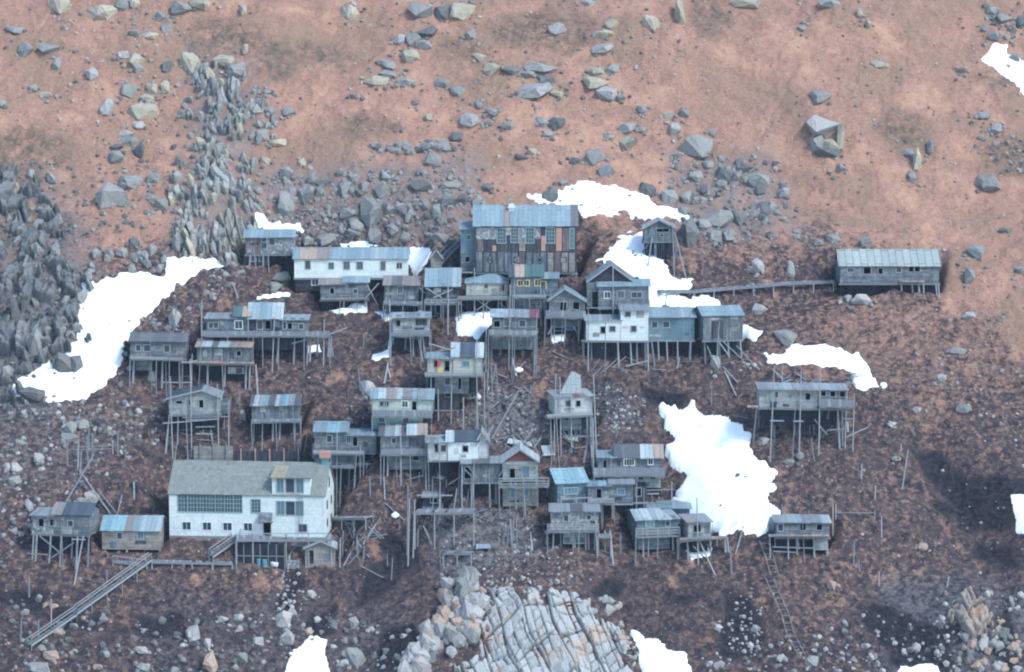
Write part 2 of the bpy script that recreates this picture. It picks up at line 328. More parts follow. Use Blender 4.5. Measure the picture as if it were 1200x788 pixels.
# ---------------------------------------------------------------- houses: numbers are read off zoomed crops of the photograph and turned into metres
HOUSES = []
def H(name, label, cat, crop, yf, blocks, posts=(), rails=(), lines=(), d=4.5, yaw=0, dark=0, group=None, extra=None, beams=True, xf=None, Y=None, rear=True):
    HOUSES.append(dict(name=name, label=label, cat=cat, crop=crop, yf=yf, blocks=blocks, posts=posts, rails=rails, lines=lines, d=d, yaw=R(yaw), group=group, extra=extra, beams=beams, xf=xf, Y=Y, rear=rear))
def B(x0, x1, yt, yb, wall, roof=None, wins=(), y0=0.0, d=None, over=.25, part='wall', skew=0): return dict(x0=x0, x1=x1, yt=yt, yb=yb, wall=wall, roof=roof, wins=wins, y0=y0, d=d, over=over, part=part, skew=skew)
Z = 3.94
c1 = (130, 230, Z); c2 = (330, 230, Z); c3 = (520, 220, 5.925); c4 = (630, 230, Z); c5 = (820, 260, Z); c6 = (130, 380, Z)
c7 = (340, 380, Z); c8 = (540, 380, Z); c9 = (800, 400, Z); c10 = (20, 520, Z); c11 = (180, 520, Z); c12 = (440, 500, Z); c13 = (620, 490, Z); c14 = (820, 560, Z)
SH = 'abandoned stilt houses of the hillside village'
# upper row
H('stilt_house', 'small patched cabin with a reddish left bay, topmost at the upper left of the village', 'cabin', c1, 330, [
    B(622, 692, 190, 268, 'purple', ('g', 160, 'b'), d=3.2), B(692, 845, 190, 268, 'peel', ('g', 160, 'bb'), [(697, 190, 717, 210, 'g'), (732, 195, 756, 226, 'g'), (790, 196, 828, 222, 'b')], d=3.2),
    B(612, 730, 268, 322, 'dark', None, [(650, 270, 668, 300, 'g'), (685, 272, 700, 300, 'g')], y0=.4, d=2.8)],
  posts=[(640, 325), (700, 330), (745, 310), (790, 285, 830), (840, 300)], rails=[], d=3.2, group=SH)
H('long_house', 'long white house with blue-grey metal roof and six windows, upper left of the village', 'house', c2, 440, [
    B(60, 580, 290, 378, 'white', ('g', 243, 'borbbbgbb'), [(110, 300, 132, 336, 'g'), (218, 308, 240, 336, 'h'), (287, 304, 313, 338, 'h'), (348, 304, 374, 338, 'h'), (458, 302, 478, 341, 'h'), (530, 308, 556, 336, 'w')], d=5),
    B(65, 180, 378, 440, 'dark', None, [(140, 380, 170, 410, 'w')], y0=.3, d=4), B(400, 575, 378, 420, 'dark', None, y0=.8, d=4)], posts=[(70, 442), (175, 440), (300, 425), (420, 420)], d=5, group=SH)
H('stilt_house', 'low grey cabin on a sagging orange-edged deck below the long white house', 'cabin', c2, 520, [
    B(180, 290, 408, 478, 'grey', ('g', 384, 'rr'), [(225, 424, 243, 450, 'o')], d=3.6), B(290, 400, 402, 478, 'grey', ('g', 378, 'bg'), [(333, 430, 350, 450, 'g')], d=3.6)],
  posts=[(195, 520), (285, 530), (385, 540), (240, 510)], rails=[(180, 400, 474, 492, 'e')], lines=[(390, 470, 450, 405), (395, 410, 440, 500)], d=3.6, group=SH)
H('stilt_house', 'boxy grey cabin with a rusty flat roof and one window under the long white house', 'cabin', c2, 545, [
    B(474, 632, 412, 490, 'greyv', ('s', 374, 'rprr'), [(535, 418, 557, 450, 'h')], d=3.8)],
  posts=[(480, 550), (520, 545), (560, 548), (600, 545), (640, 550), (650, 560, 650, 410)], rails=[(470, 650, 484, 498, 's')], lines=[(635, 420, 700, 480), (640, 430, 750, 500)], d=3.8, group=SH)
H('stilt_house', 'pale windowed shack on long slanting posts directly below the boxy rusty-roofed cabin', 'shack', c2, 735, [
    B(512, 682, 562, 634, 'pale', ('s', 545, 'gkg'), [(530, 572, 549, 600, 'o')], d=3.8)],
  posts=[(502, 785, 502, 480), (570, 700), (605, 762), (625, 760, 650), (648, 742, 662), (680, 700)], rails=[(498, 690, 628, 642, 's')], lines=[(510, 648, 640, 660)], d=3.8, group=SH)
H('shed', 'low windowless shed with a flat blue-grey roof beside the church annex', 'shed', c2, 560, [
    B(668, 820, 415, 470, 'darkv', ('s', 340, 'bbg'), d=3.8), B(700, 800, 490, 560, 'dark', None, [(712, 500, 735, 540, 'o')], y0=.5, d=3)],
  posts=[(690, 600), (735, 600), (770, 640, 770, 350), (808, 600)], rails=[(660, 830, 478, 496, 'o')], lines=[(670, 425, 740, 470), (700, 470, 790, 430)], d=3.8, group=SH)
H('shed', 'tiny brown hut with two white pennant-like scraps beside the snow behind the low blue-grey shed', 'hut', c2, 345, [
    B(690, 738, 285, 342, 'brown', ('f', 250, 'p', 714), [(700, 318, 712, 330, 'b')], d=2)], posts=[(695, 350), (733, 350)], d=2, rear=False)
def church_x(h, root, L):
    mb = MB(); x, z = L(470, 153, 2.6); x2, z2 = L(470, 112, 2.6); mb.box(x-.35, x+.35, 2.3, 2.9, z-.5, z2, 'fw'); mb.box(x-.5, x+.5, 2.15, 3.05, z2-.55, z2-.4, 'fw'); mb.build('chimney', root)
    mb = MB(); _, z3 = L(470, 62, 2.6); mb.box(x-.05, x+.05, 2.57, 2.67, z2, z3, 'fg'); mb.box(x-.3, x+.3, 2.58, 2.66, z3-.4, z3-.3, 'fg'); mb.build('cross', root)
    for a, b, c, d_ in [(225, 275, 365, 360), (432, 275, 468, 330), (520, 275, 566, 360), (626, 275, 672, 358)]:
        mb = MB(); x0, z0 = L(a, d_, 0); x1, z1 = L(b if False else c, b, 0); mb.box(x0, x1, -.07, -.002, z0, z1, 'peel'); mb.build('wall_panel', root)
    for a, b, c, d_, m in [(232, 362, 275, 440, 'purple'), (780, 278, 820, 440, 'orange'), (825, 285, 872, 440, 'purple'), (677, 335, 706, 440, 'orange'), (338, 402, 364, 442, 'orange'), (523, 362, 566, 440, 'brown')]:
        mb = MB(); x0, z0 = L(a, d_, 0); x1, z1 = L(c, b, 0); mb.box(x0, x1, -.08, -.002, z0, z1, m); mb.build('wall_panel', root)
    for k in range(14):
        a = 224+k*49.5; m = 'brown' if k >= 10 and k % 2 == 0 else ('orange' if k == 13 else 'greyv'); m = 'purple' if k in (11, 6) else m
        mb = MB(); x0, z0 = L(a+3, 588, 0); x1, z1 = L(a+42, 446+(k*37 % 11), 0); mb.box(x0, x1, -.06, -.002, z0, z1, m if m != 'orange' else 'brown'); mb.build('wall_panel', root)
H('church', 'large patchwork-walled church hall with a blue metal roof and white chimney cross', 'church', c3, 602, [
    B(215, 922, 265, 590, 'darkv', ('g', 130, 'bbbbrbbbbbbbbp'), [(372, 285, 430, 384, 'm'), (468, 285, 516, 380, 'm'), (572, 280, 624, 384, 'm'), (712, 280, 768, 384, 'm'), (878, 285, 902, 420, 'm'),
        (308, 488, 334, 514, 'h'), (489, 488, 517, 516, 'g'), (657, 488, 687, 514, 'o'), (821, 488, 848, 516, 'g')], d=6.5),
    B(118, 214, 290, 460, 'bluemetal', ('s', 240, 'b'), [(162, 330, 186, 360, 'g')], y0=1, d=5), B(118, 214, 460, 590, 'grey', None, [(150, 480, 180, 516, 'o')], y0=1.1, d=4.8)],
  posts=[(220, 612), (300, 615), (430, 612), (690, 615), (760, 618), (900, 660), (920, 630)], lines=[(120, 590, 200, 590)], d=6.5, extra=church_x)
H('stilt_house', 'small cream cabin with a hipped blue roof on a braced deck below the church', 'cabin', c3, 860, [
    B(157, 440, 662, 748, 'cream', ('h', 600, 'b', 330), [(283, 674, 305, 698, 'g'), (395, 672, 419, 720, 'd')], d=4)],
  posts=[(163, 860), (213, 900, 213, 560), (300, 870), (380, 860), (440, 850)], rails=[(100, 450, 752, 772, 'b')], lines=[(230, 850, 330, 780), (330, 850, 240, 785), (380, 790, 440, 850)], d=4, group=SH)
H('stilt_house', 'cabin with a green and orange striped roof and yellow window frames below the church', 'cabin', c3, 900, [
    B(466, 686, 618, 742, 'blue', ('g', 543, 'doonnnn'), [(515, 645, 553, 680, 'y'), (555, 645, 592, 680, 'y'), (634, 640, 668, 680, 'y'), (676, 655, 708, 700, 'Y')], d=4.4),
    B(686, 792, 634, 742, 'blue', ('s', 596, 'gb'), y0=.1, d=4), B(500, 700, 760, 850, 'grey', None, y0=.5, d=3.5)],
  posts=[(475, 900), (560, 900), (640, 880), (672, 900, 672, 700), (697, 900, 697, 720), (770, 860)], rails=[(480, 710, 742, 762, 'b')], d=4.4, group=SH)
H('stilt_house', 'two-storey grey house with a red roof strip at the centre of the village', 'house', c2, 790, [
    B(970, 1180, 560, 622, 'grey', ('g', 528, 'gkke'), [(980, 578, 1008, 606, 'o'), (1028, 566, 1050, 600, 'h'), (1098, 574, 1124, 602, 'g')], d=4.2),
    B(972, 1168, 642, 708, 'greyv', None, y0=.4, d=3.6)], posts=[(945, 690, 945, 610), (968, 750), (1052, 785, 1052, 410), (1115, 740), (1170, 770), (1010, 730)], rails=[(955, 1180, 618, 641, 's')], d=4.2, group=SH)
H('stilt_house', 'small front-gabled cabin with two open windows and a boarded balcony right of the red-strip house', 'cabin', c4, 665, [
    B(52, 218, 482, 560, 'grey', ('f', 430, 'b', 122), [(103, 490, 132, 532, 'o'), (162, 488, 192, 522, 'o')], d=4), B(72, 190, 565, 622, 'blue', None, [(78, 608, 125, 622, 'o')], y0=.4, d=3)],
  posts=[(65, 680), (192, 670), (130, 640), (215, 640)], rails=[(35, 222, 528, 560, 's')], lines=[(165, 600, 190, 640), (70, 600, 50, 640)], d=4, group=SH)
H('stilt_house', 'wide grey house with dark front gable behind a blue lean-to roof', 'house', c4, 600, [
    B(282, 515, 416, 515, 'grey', ('s', 390, 'bbbb'), [(310, 442, 336, 470, 'w'), (370, 440, 400, 470, 'h'), (435, 445, 457, 470, 'g'), (462, 445, 481, 470, 'g')], d=2),
    B(228, 284, 400, 515, 'grey', None, [(252, 440, 279, 512, 'o')], y0=.8, d=2.6), B(235, 438, 392, 420, 'dark', ('f', 318, 'bd', 340), y0=1.4, d=5)],
  posts=[(235, 600), (350, 380, 350, 325), (290, 600), (400, 600), (510, 600)], d=5, lines=[(225, 515, 520, 515)], group=SH)
H('stilt_house', 'white clapboard house with a taller right bay on long stilts', 'house', c4, 785, [
    B(225, 384, 576, 668, 'white', ('s', 555, 'gk'), [(292, 603, 313, 634, 'o'), (334, 602, 358, 625, 'g')], d=4.4),
    B(384, 510, 528, 668, 'white', ('s', 515, 'k'), [(405, 535, 428, 556, 'g'), (432, 600, 455, 626, 'g')], d=4.4)],
  posts=[(212, 740), (250, 755), (373, 790), (432, 770), (462, 770), (500, 790), (512, 850, 512), (530, 780, 540), (235, 560, 235, 540)], rails=[], lines=[(200, 668, 520, 672), (410, 785, 510, 760)], d=4.4, group=SH)
H('stilt_house', 'blue-green metal-clad house between the white clapboard house and the grey shed', 'house', c4, 765, [
    B(510, 724, 560, 664, 'bluemetal', ('s', 518, 'bbg'), [(528, 583, 552, 608, 'g'), (580, 580, 607, 606, 'g')], d=4.4, y0=.15)],
  posts=[(600, 780), (650, 770), (712, 750, 705), (560, 760)], d=4.4, beams=True, group=SH)
H('stilt_house', 'grey vertical-board shed with a blue hipped roof at the right end of the middle row', 'shed', c4, 760, [
    B(764, 948, 552, 664, 'greyv', ('g', 512, 'bbb'), [(803, 572, 856, 656, 'c'), (793, 560, 836, 574, 'b'), (890, 556, 925, 570, 'b')], d=4.6)],
  posts=[(780, 770), (842, 740), (888, 745), (943, 760), (735, 720)], lines=[(850, 668, 950, 762), (800, 740, 780, 690), (830, 668, 880, 735)], d=4.6, yaw=12, group=SH)
H('stilt_house', 'lone hut on splayed poles beside the upper snow patch', 'hut', c4, 330, [
    B(492, 632, 145, 208, 'greyv', ('f', 110, 'k', 562), [(550, 150, 578, 166, 'o'), (580, 150, 606, 166, 'o'), (566, 176, 582, 186, 'o')], d=3.2)],
  posts=[(530, 300, 506, 180), (633, 378, 682, 170), (645, 335, 625), (500, 260), (600, 280), (622, 270), (520, 260, 480)], d=3.2, group=SH)
H('long_shed', 'long grey board shed with a seamed pale metal roof, far right end of the walkway', 'shed', c5, 320, [
    B(648, 1106, 204, 284, 'grey', ('g', 134, 'ttttt'), [(757, 210, 790, 241, 'o'), (825, 215, 845, 241, 'o'), (908, 208, 930, 233, 'g'), (965, 205, 990, 231, 'o'), (991, 205, 1016, 231, 'o'), (682, 215, 710, 232, 'g')], d=6)],
  posts=[(650, 312), (720, 318), (770, 325), (865, 318), (935, 322), (985, 340), (1015, 345), (1037, 350), (1095, 350), (1106, 355)], rails=[(925, 1040, 275, 282, 'e')], lines=[(990, 340, 1040, 340)], d=6)
# left rows
H('stilt_house', 'wide three-part grey house with a pale metal roof over its raised middle, left of centre', 'house', c1, 770, [
    B(440, 572, 568, 645, 'blue', ('s', 560, 'kk'), [(452, 588, 470, 610, 'g'), (475, 586, 494, 610, 'g'), (500, 576, 520, 598, 'p')], d=4.2),
    B(572, 640, 556, 645, 'blue', ('g', 515, 'no'), [(573, 578, 606, 612, 'w')], d=4.2),
    B(638, 786, 565, 645, 'dark', ('g', 497, 'gbw'), [(675, 575, 700, 614, 'g'), (712, 575, 738, 614, 'o')], d=4.6),
    B(786, 905, 572, 640, 'grey', ('s', 558, 'gg'), [(795, 582, 808, 612, 'g'), (816, 586, 836, 614, 'o'), (868, 590, 888, 612, 'g')], d=4), B(640, 836, 655, 710, 'darkv', None, y0=.8, d=3)],
  posts=[(420, 665, 415, 480), (634, 670, 634, 560), (755, 815, 745, 560), (768, 800), (843, 800), (906, 800), (916, 800), (985, 780, 985, 570), (1003, 770), (1014, 790), (950, 740)],
  rails=[(420, 1010, 622, 645, 's')], lines=[(1000, 640, 1090, 605), (836, 680, 910, 660)], d=4.2, group=SH)
H('stilt_house', 'grey two-window cabin with a dark sloping roof on high posts, leftmost of the middle-left row', 'cabin', c6, 290, [
    B(90, 345, 80, 156, 'grey', ('g', 44, 'ppp'), [(115, 98, 136, 125, 'g'), (152, 98, 180, 126, 'g'), (245, 98, 270, 128, 'g')], d=4.2), B(115, 190, 172, 216, 'grey', None, y0=.3, d=3)],
  posts=[(105, 325), (237, 300), (250, 260), (312, 290, 320), (180, 240), (205, 240)], rails=[(88, 330, 150, 162, 'b')], d=4.2, group=SH)
H('stilt_house', 'grey cabin with a patchwork roof of orange, white and rusty sheets', 'cabin', c6, 290, [
    B(397, 645, 106, 184, 'greyv', ('s', 74, 'owpwro'), [(480, 115, 515, 145, 'b'), (580, 124, 600, 146, 'o'), (425, 120, 445, 150, 'b')], d=4.2), B(540, 615, 198, 230, 'pale', None, y0=.3, d=2)],
  posts=[(375, 300, 375, 140), (445, 300), (525, 290), (622, 330), (666, 320, 680), (640, 300), (465, 240)], rails=[(322, 660, 178, 190, 'e')], lines=[(240, 272, 370, 272), (320, 185, 400, 170)], d=4.2, group=SH)
H('stilt_house', 'pale grey cabin with low dark gable, slanted posts and tall poles in front', 'cabin', c6, 545, [
    B(268, 505, 337, 416, 'pale', ('f', 306, 'dk', 420), [(303, 352, 330, 366, 'o'), (360, 350, 371, 374, 'g'), (408, 350, 428, 386, 'd')], d=4.2), B(505, 548, 362, 416, 'grey', None, y0=.4, d=3)],
  posts=[(264, 588, 247), (303, 552), (372, 580, 370, 160), (495, 556, 495, 280), (546, 530, 538, 355), (278, 330, 278, 240), (470, 500), (420, 500), (345, 480), (515, 480)],
  lines=[(240, 455, 500, 440), (350, 440, 490, 440), (390, 475, 480, 475), (390, 505, 470, 510), (330, 430, 550, 430)], d=4.2, group=SH)
H('stilt_house', 'grey cabin with striped plank-and-tin roof, behind the schoolhouse roof', 'cabin', c6, 545, [
    B(652, 868, 376, 446, 'greyv', ('s', 332, 'pwkbpwblkp'), [(690, 376, 715, 405, 'b'), (777, 378, 796, 400, 'b')], d=4)],
  posts=[(655, 532), (745, 545), (778, 590), (845, 595), (868, 500), (700, 480), (820, 480)], rails=[(648, 875, 436, 450, 's')], d=4, group=SH)
H('stilt_house', 'tall two-storey grey house with a blue lean-to roof, directly above the school chimney', 'house', c7, 660, [
    B(112, 258, 500, 640, 'grey', ('s', 456, 'blb'), [(168, 516, 190, 546, 'g'), (120, 560, 135, 575, 'b')], d=4.4),
    B(258, 396, 514, 600, 'grey', ('s', 492, 'bb'), [(245+14, 516, 276, 550, 'h'), (288, 522, 309, 562, 'o')], d=4.2), B(258, 340, 605, 660, 'greyv', None, [(300, 602, 318, 648, 'o')], y0=.3, d=3.5)],
  posts=[(215, 640, 215, 500), (322, 660, 325, 560), (270, 755), (350, 765, 352), (390, 600)], rails=[(105, 340, 584, 598, 'b'), (170, 300, 650, 660, 's')], d=4.4, group=SH)
H('stilt_house', 'pale green and cream house with a striped tin roof and teal lower storey', 'house', c7, 520, [
    B(378, 656, 346, 400, 'pgreen', ('g', 302, 'bwrwrbkb'), [(414, 360, 430, 380, 'g'), (437, 360, 454, 380, 'g'), (517, 356, 542, 383, 'w'), (563, 355, 583, 396, 'd')], d=4.4),
    B(380, 612, 428, 490, 'green', None, [(410, 430, 436, 452, 'g'), (522, 434, 548, 456, 'g')], y0=.4, d=3.8)],
  posts=[(383, 440), (405, 560), (515, 470), (630, 500), (650, 470), (620, 480)], rails=[(378, 658, 398, 426, 's')], lines=[(540, 300, 630, 320), (520, 320, 600, 300)], d=4.4, group=SH)
def creamx(h, root, L):
    for a, b, c, d_, m in [(680, 165, 694, 196, 'redp'), (681, 204, 704, 226, 'yel')]:
        mb = MB(); x0, z0 = L(a, d_, -.3); x1, z1 = L(c, b, -.3); mb.box(x0, x1, -.35, -.28, z0, z1, m); mb.build('hanging_cloth', root)
    mb = MB()
    x0, z0 = L(935, 345, -.5); x1, z1 = L(928, 180, -.5); x2, z2 = L(962, 340, -.5); x3, z3 = L(950, 180, -.5)
    mb.bar((x0, -1, z0), (x1, -.2, z1), .1, .1, 'post'); mb.bar((x2, -1, z2), (x3, -.2, z3), .1, .1, 'post')
    for k in range(10): t = (k+.5)/10; mb.bar((x0+(x1-x0)*t, -1+.8*t, z0+(z1-z0)*t), (x2+(x3-x2)*t, -1+.8*t, z0+(z1-z0)*t), .06, .06, 'post')
    mb.build('ladder', root)
H('stilt_house', 'small cream cabin with red and yellow cloths by its door and a side ladder', 'cabin', c7, 440, [
    B(634, 750, 160, 226, 'cream', ('s', 138, 'bb'), [(664, 170, 680, 198, 'o'), (713, 170, 736, 218, 'o')], d=4),
    B(750, 886, 150, 226, 'cream', ('g', 90, 'wddw'), [(795, 172, 826, 196, 'l')], d=4.2),
    B(668, 826, 246, 322, 'grey', None, [(715, 248, 738, 280, 'g'), (775, 250, 790, 300, 'o')], y0=.4, d=3.5), B(690, 782, 316, 400, 'darkv', None, [(715, 310, 742, 335, 'o')], y0=.9, d=2.5)],
  posts=[(628, 300), (684, 445, 684, 300), (746, 330, 746, 230), (775, 410), (862, 405, 862, 70), (897, 390, 897, 220), (910, 330), (650, 360)], rails=[(622, 890, 224, 238, 'b')],
  lines=[(665, 400, 780, 400), (665, 320, 665, 400), (640, 90, 745, 120), (660, 130, 760, 110)], d=4.2, extra=creamx, group=SH)
H('stilt_house', 'grey two-storey cabin with a ragged striped roof, just below the pale green house', 'cabin', c7, 700, [
    B(418, 548, 516, 600, 'grey', ('s', 466, 'pkwp'), [(470, 526, 489, 550, 'g')], d=4.2), B(548, 626, 512, 600, 'greyv', ('g', 468, 'wo'), [(552, 526, 606, 562, 'c')], d=4.2),
    B(455, 632, 612, 672, 'grey', None, [(568, 608, 594, 628, 'o')], y0=.4, d=3.5)],
  posts=[(430, 680), (448, 730), (512, 742, 512, 480), (610, 700), (625, 600, 625, 480), (558, 640)], rails=[(418, 690, 574, 602, 's')], lines=[(480, 735, 610, 700), (626, 516, 690, 520)], d=4.2, group=SH)
H('stilt_house', 'whitewashed cabin with a dark roof and a brick-like right end wall', 'cabin', c7, 745, [
    B(636, 728, 545, 628, 'whitew', ('s', 530, 'kg'), [(668, 554, 684, 590, 'o'), (697, 560, 720, 588, 'g')], d=4.2),
    B(728, 868, 542, 630, 'white', ('g', 496, 'wdddd'), [(798, 562, 822, 591, 'o')], d=4.4), B(868, 915, 542, 622, 'whitew', ('f', 500, 'k', 885), y0=.3, d=4)],
  posts=[(655, 760), (720, 745), (672, 700), (795, 700), (860, 700), (700, 690)], lines=[(730, 740, 800, 695), (640, 632, 720, 632), (900, 540, 940, 470)], d=4.4, group=SH)
H('stilt_house', 'collapsing grey shack with a torn-open front left of the red-gabled house', 'shack', c12, 370, [
    B(402, 576, 170, 256, 'greyv', ('s', 158, 'kpk'), [(412, 188, 445, 240, 'o'), (496, 222, 516, 234, 'b')], d=4)],
  posts=[(400, 382, 400, 165), (452, 380), (527, 372), (555, 350), (572, 350), (588, 340, 588)], lines=[(410, 195, 460, 245), (430, 185, 470, 240), (410, 262, 585, 262), (570, 230, 588, 200)], d=4, group=SH)
H('stilt_house', 'front-gabled house with a dull red gable, railed balcony and brick-toned lower storey', 'house', c12, 372, [
    B(587, 750, 162, 246, 'pale', ('f', 106, 'w', 668, 'red'), [(620, 194, 645, 240, 'd'), (678, 184, 710, 236, 'l'), (652, 196, 672, 240, 'p')], d=4.6), B(587, 748, 280, 368, 'brown', None, [(610, 284, 641, 326, 'l'), (680, 288, 706, 320, 'l')], y0=.3, d=4)],
  posts=[(572, 350), (560, 345), (645, 375), (748, 372), (795, 280, 795)], rails=[(570, 800, 238, 276, 'b')], lines=[(600, 180, 750, 180)], d=4.6, group=SH)
H('stilt_house', 'grey house with a bright blue metal roof at the lower centre of the village', 'house', c12, 400, [
    B(840, 980, 262, 378, 'blue', ('g', 198, 'lll'), [(872, 284, 900, 310, 'l'), (904, 284, 932, 310, 'l')], d=6) ],
  posts=[(800, 385), (860, 395), (930, 400), (975, 400)], rails=[(850, 990, 330, 378, 'o')], d=6, yaw=13, group=SH)
H('stilt_house', 'low grey lean-to with open door, joined right of the bright blue roof house', 'cabin', c13, 460, [
    B(272, 374, 314, 390, 'grey', ('s', 290, 'bl'), [(312, 326, 335, 368, 'o'), (345, 335, 360, 350, 'b')], d=3.6), B(374, 482, 306, 396, 'grey', ('s', 288, 'kk'), [(410, 328, 440, 354, 'l')], d=3.8), B(482, 545, 318, 385, 'dark', None, [(493, 325, 518, 362, 'o')], y0=.3, d=3)],
  posts=[(325, 460), (385, 485), (480, 440), (282, 430), (440, 450)], rails=[(272, 392, 370, 392, 'b')], lines=[(280, 400, 480, 400)], d=3.8, group=SH)
H('stilt_house', 'house with purple-brown gable roof and long boarded balcony left of the big snowfield', 'house', c13, 380, [
    B(320, 400, 184, 262, 'grey', ('s', 164, 'bb'), [(343, 195, 358, 235, 'o')], d=4.2), B(400, 614, 184, 262, 'grey', ('g', 128, 'dppwo'), [(440, 190, 461, 218, 'w'), (464, 190, 485, 218, 'w'), (551, 188, 571, 214, 'w')], d=4.4),
    B(392, 608, 272, 322, 'pale', None, [(468, 268, 488, 284, 'g'), (505, 268, 527, 284, 'g'), (560, 266, 584, 282, 'g')], y0=.3, d=3.8)],
  posts=[(296, 250, 298, 0), (485, 370), (527, 372), (545, 370), (604, 372), (658, 400, 658, 295), (310, 300)], rails=[(300, 628, 228, 266, 's')], lines=[(530, 335, 670, 330), (540, 350, 600, 350)], d=4.4, group=SH)
H('stilt_house', 'flat-roofed cabin with peeling pale walls below the bright blue roof house', 'cabin', c13, 600, [
    B(100, 320, 432, 520, 'peel', ('s', 420, 'kpk'), [(162, 450, 181, 476, 'g'), (268, 450, 284, 468, 'g'), (215, 455, 230, 485, 'b')], d=4.2), B(157, 270, 532, 582, 'pale', None, y0=.3, d=3)],
  posts=[(88, 580, 76), (115, 600, 112), (148, 595), (211, 615), (262, 620), (277, 665), (305, 650, 303), (352, 640), (376, 680, 388)], rails=[(85, 320, 488, 524, 'b'), (305, 385, 548, 556, 'e')], lines=[(85, 525, 320, 525)], d=4.2, group=SH)
H('stilt_house', 'cabin with pale streaked roof and dark left side above a railed deck', 'cabin', c13, 620, [
    B(497, 620, 470, 545, 'blue', ('g', 424, 'gwgw'), [(540, 474, 574, 500, 'l')], d=6), B(620, 690, 470, 545, 'blue', ('s', 444, 'wg'), [(632, 480, 650, 500, 'g')], d=5), B(502, 652, 548, 606, 'blue', None, y0=.3, d=3.6)],
  posts=[(523, 640, 523, 505), (668, 655), (600, 610), (560, 610), (690, 640)], rails=[(487, 690, 506, 545, 'b')], d=6, yaw=10, group=SH)
H('shed', 'flat-roofed blue-grey shed behind the streaked-roof cabin, beside the big snowfield', 'shed', c13, 545, [
    B(600, 742, 418, 480, 'blue', ('s', 404, 'bbb'), d=4), B(482, 600, 420, 440, 'dark', ('s', 404, 'gb'), d=3)], posts=[(655, 500), (700, 500), (740, 480), (752, 470)], d=4, group=SH)
H('stilt_house', 'small box cabin on a long pole platform at the foot of the big snowfield', 'cabin', c13, 650, [
    B(735, 840, 482, 560, 'pale', ('s', 470, 'rk'), [(760, 494, 776, 526, 'o'), (778, 494, 793, 526, 'o')], d=4.4)],
  posts=[(693, 650), (735, 680), (774, 680, 774, 370), (788, 740, 845), (910, 700), (921, 730), (850, 600), (880, 590)], rails=[(692, 915, 556, 568, 'e')], lines=[(690, 568, 920, 560), (755, 590, 800, 640)], d=4.4, yaw=10, group=SH)
H('stilt_house', 'isolated long cabin on very tall poles right of the big snowfield', 'cabin', c9, 510, [
    B(352, 620, 226, 310, 'pale', ('s', 206, 'kgkk'), [(425, 236, 439, 262, 'g'), (500, 240, 530, 262, 'b'), (567, 240, 588, 271, 'o')], d=4.4),
    B(620, 756, 224, 300, 'grey', ('s', 200, 'gbk'), [(638, 229, 660, 252, 'o'), (680, 229, 703, 254, 'o'), (724, 230, 748, 254, 'o')], y0=.1, d=4.2)],
  posts=[(345, 462, 334), (418, 522, 408, 118), (365, 400), (430, 440), (543, 505, 543, 135), (530, 430), (577, 420), (615, 420), (630, 525, 630, 122), (682, 395, 672), (720, 490, 730), (757, 480, 752, 185), (790, 450, 790, 240), (742, 540, 742)],
  rails=[(632, 796, 266, 300, 's'), (298, 350, 306, 314, 'e')], lines=[(405, 370, 470, 370), (510, 370, 560, 370), (610, 360, 670, 430), (668, 410, 760, 400), (755, 440, 858, 392), (735, 355, 790, 355), (415, 135, 460, 175), (560, 200, 625, 175), (425, 205, 500, 178)], d=4.4, group=SH)
H('stilt_house', 'small grey cabin on a half-open frame at the lower right corner of the big snowfield', 'cabin', c14, 365, [
    B(352, 600, 208, 275, 'grey', ('s', 180, 'kgkkw'), [(362, 215, 384, 246, 'g'), (464, 212, 489, 243, 'o'), (540, 215, 565, 242, 'o')], d=4), B(530, 588, 276, 334, 'pale', None, [(538, 288, 560, 300, 'b')], y0=.2, d=3)],
  posts=[(323, 362, 323, 272), (407, 375, 407, 275), (451, 375), (529, 378), (591, 355), (380, 330), (490, 330)], rails=[(318, 600, 268, 276, 'e')], lines=[(335, 320, 540, 326), (340, 340, 450, 346), (450, 270, 460, 330), (345, 280, 350, 320)], d=4, group=SH)
H('stilt_house', 'pale cabin with a tall upright sheet of plank roofing above it, centre of the slope', 'cabin', c8, 555, [
    B(436, 607, 336, 418, 'whitew', ('s', 320, 'kkerw'), [(485, 352, 508, 378, 'g'), (534, 354, 553, 382, 'o')], d=4.6), B(465, 560, 430, 486, 'grey', None, [(480, 430, 500, 445, 'g')], y0=.4, d=3), B(470, 592, 488, 518, 'darkv', None, [(480, 490, 500, 512, 'o'), (510, 490, 530, 512, 'o'), (540, 490, 555, 512, 'o')], y0=.9, d=2.4)],
  posts=[(412, 500, 412, 415), (440, 552, 425, 225), (458, 320, 458, 240), (508, 520, 508, 310), (584, 540), (614, 640, 614, 240), (600, 660, 590), (570, 500)], rails=[(392, 600, 410, 424, 'b')], lines=[(470, 520, 640, 520), (605, 340, 640, 350)], d=4.6, yaw=10, group=SH,
  extra=lambda h, root, L: sheet_roof(root, L))
def sheet_roof(root, L):
    mb = MB(); q = [L(x, y, 1.6) for x, y in ((466, 318), (570, 322), (566, 240), (540, 222), (522, 218), (490, 280))]
    mb.prism(q, 1.5, 1.62, RM['w'])
    mb2 = MB(); a = [L(x, y, 1.6) for x, y in ((466, 318), (522, 218))]; mb2.bar((a[0][0], 1.45, a[0][1]), (a[1][0], 1.45, a[1][1]), .12, .12, 'post'); o = mb.build('roof_sheet', root); mb2.build('brace', root)
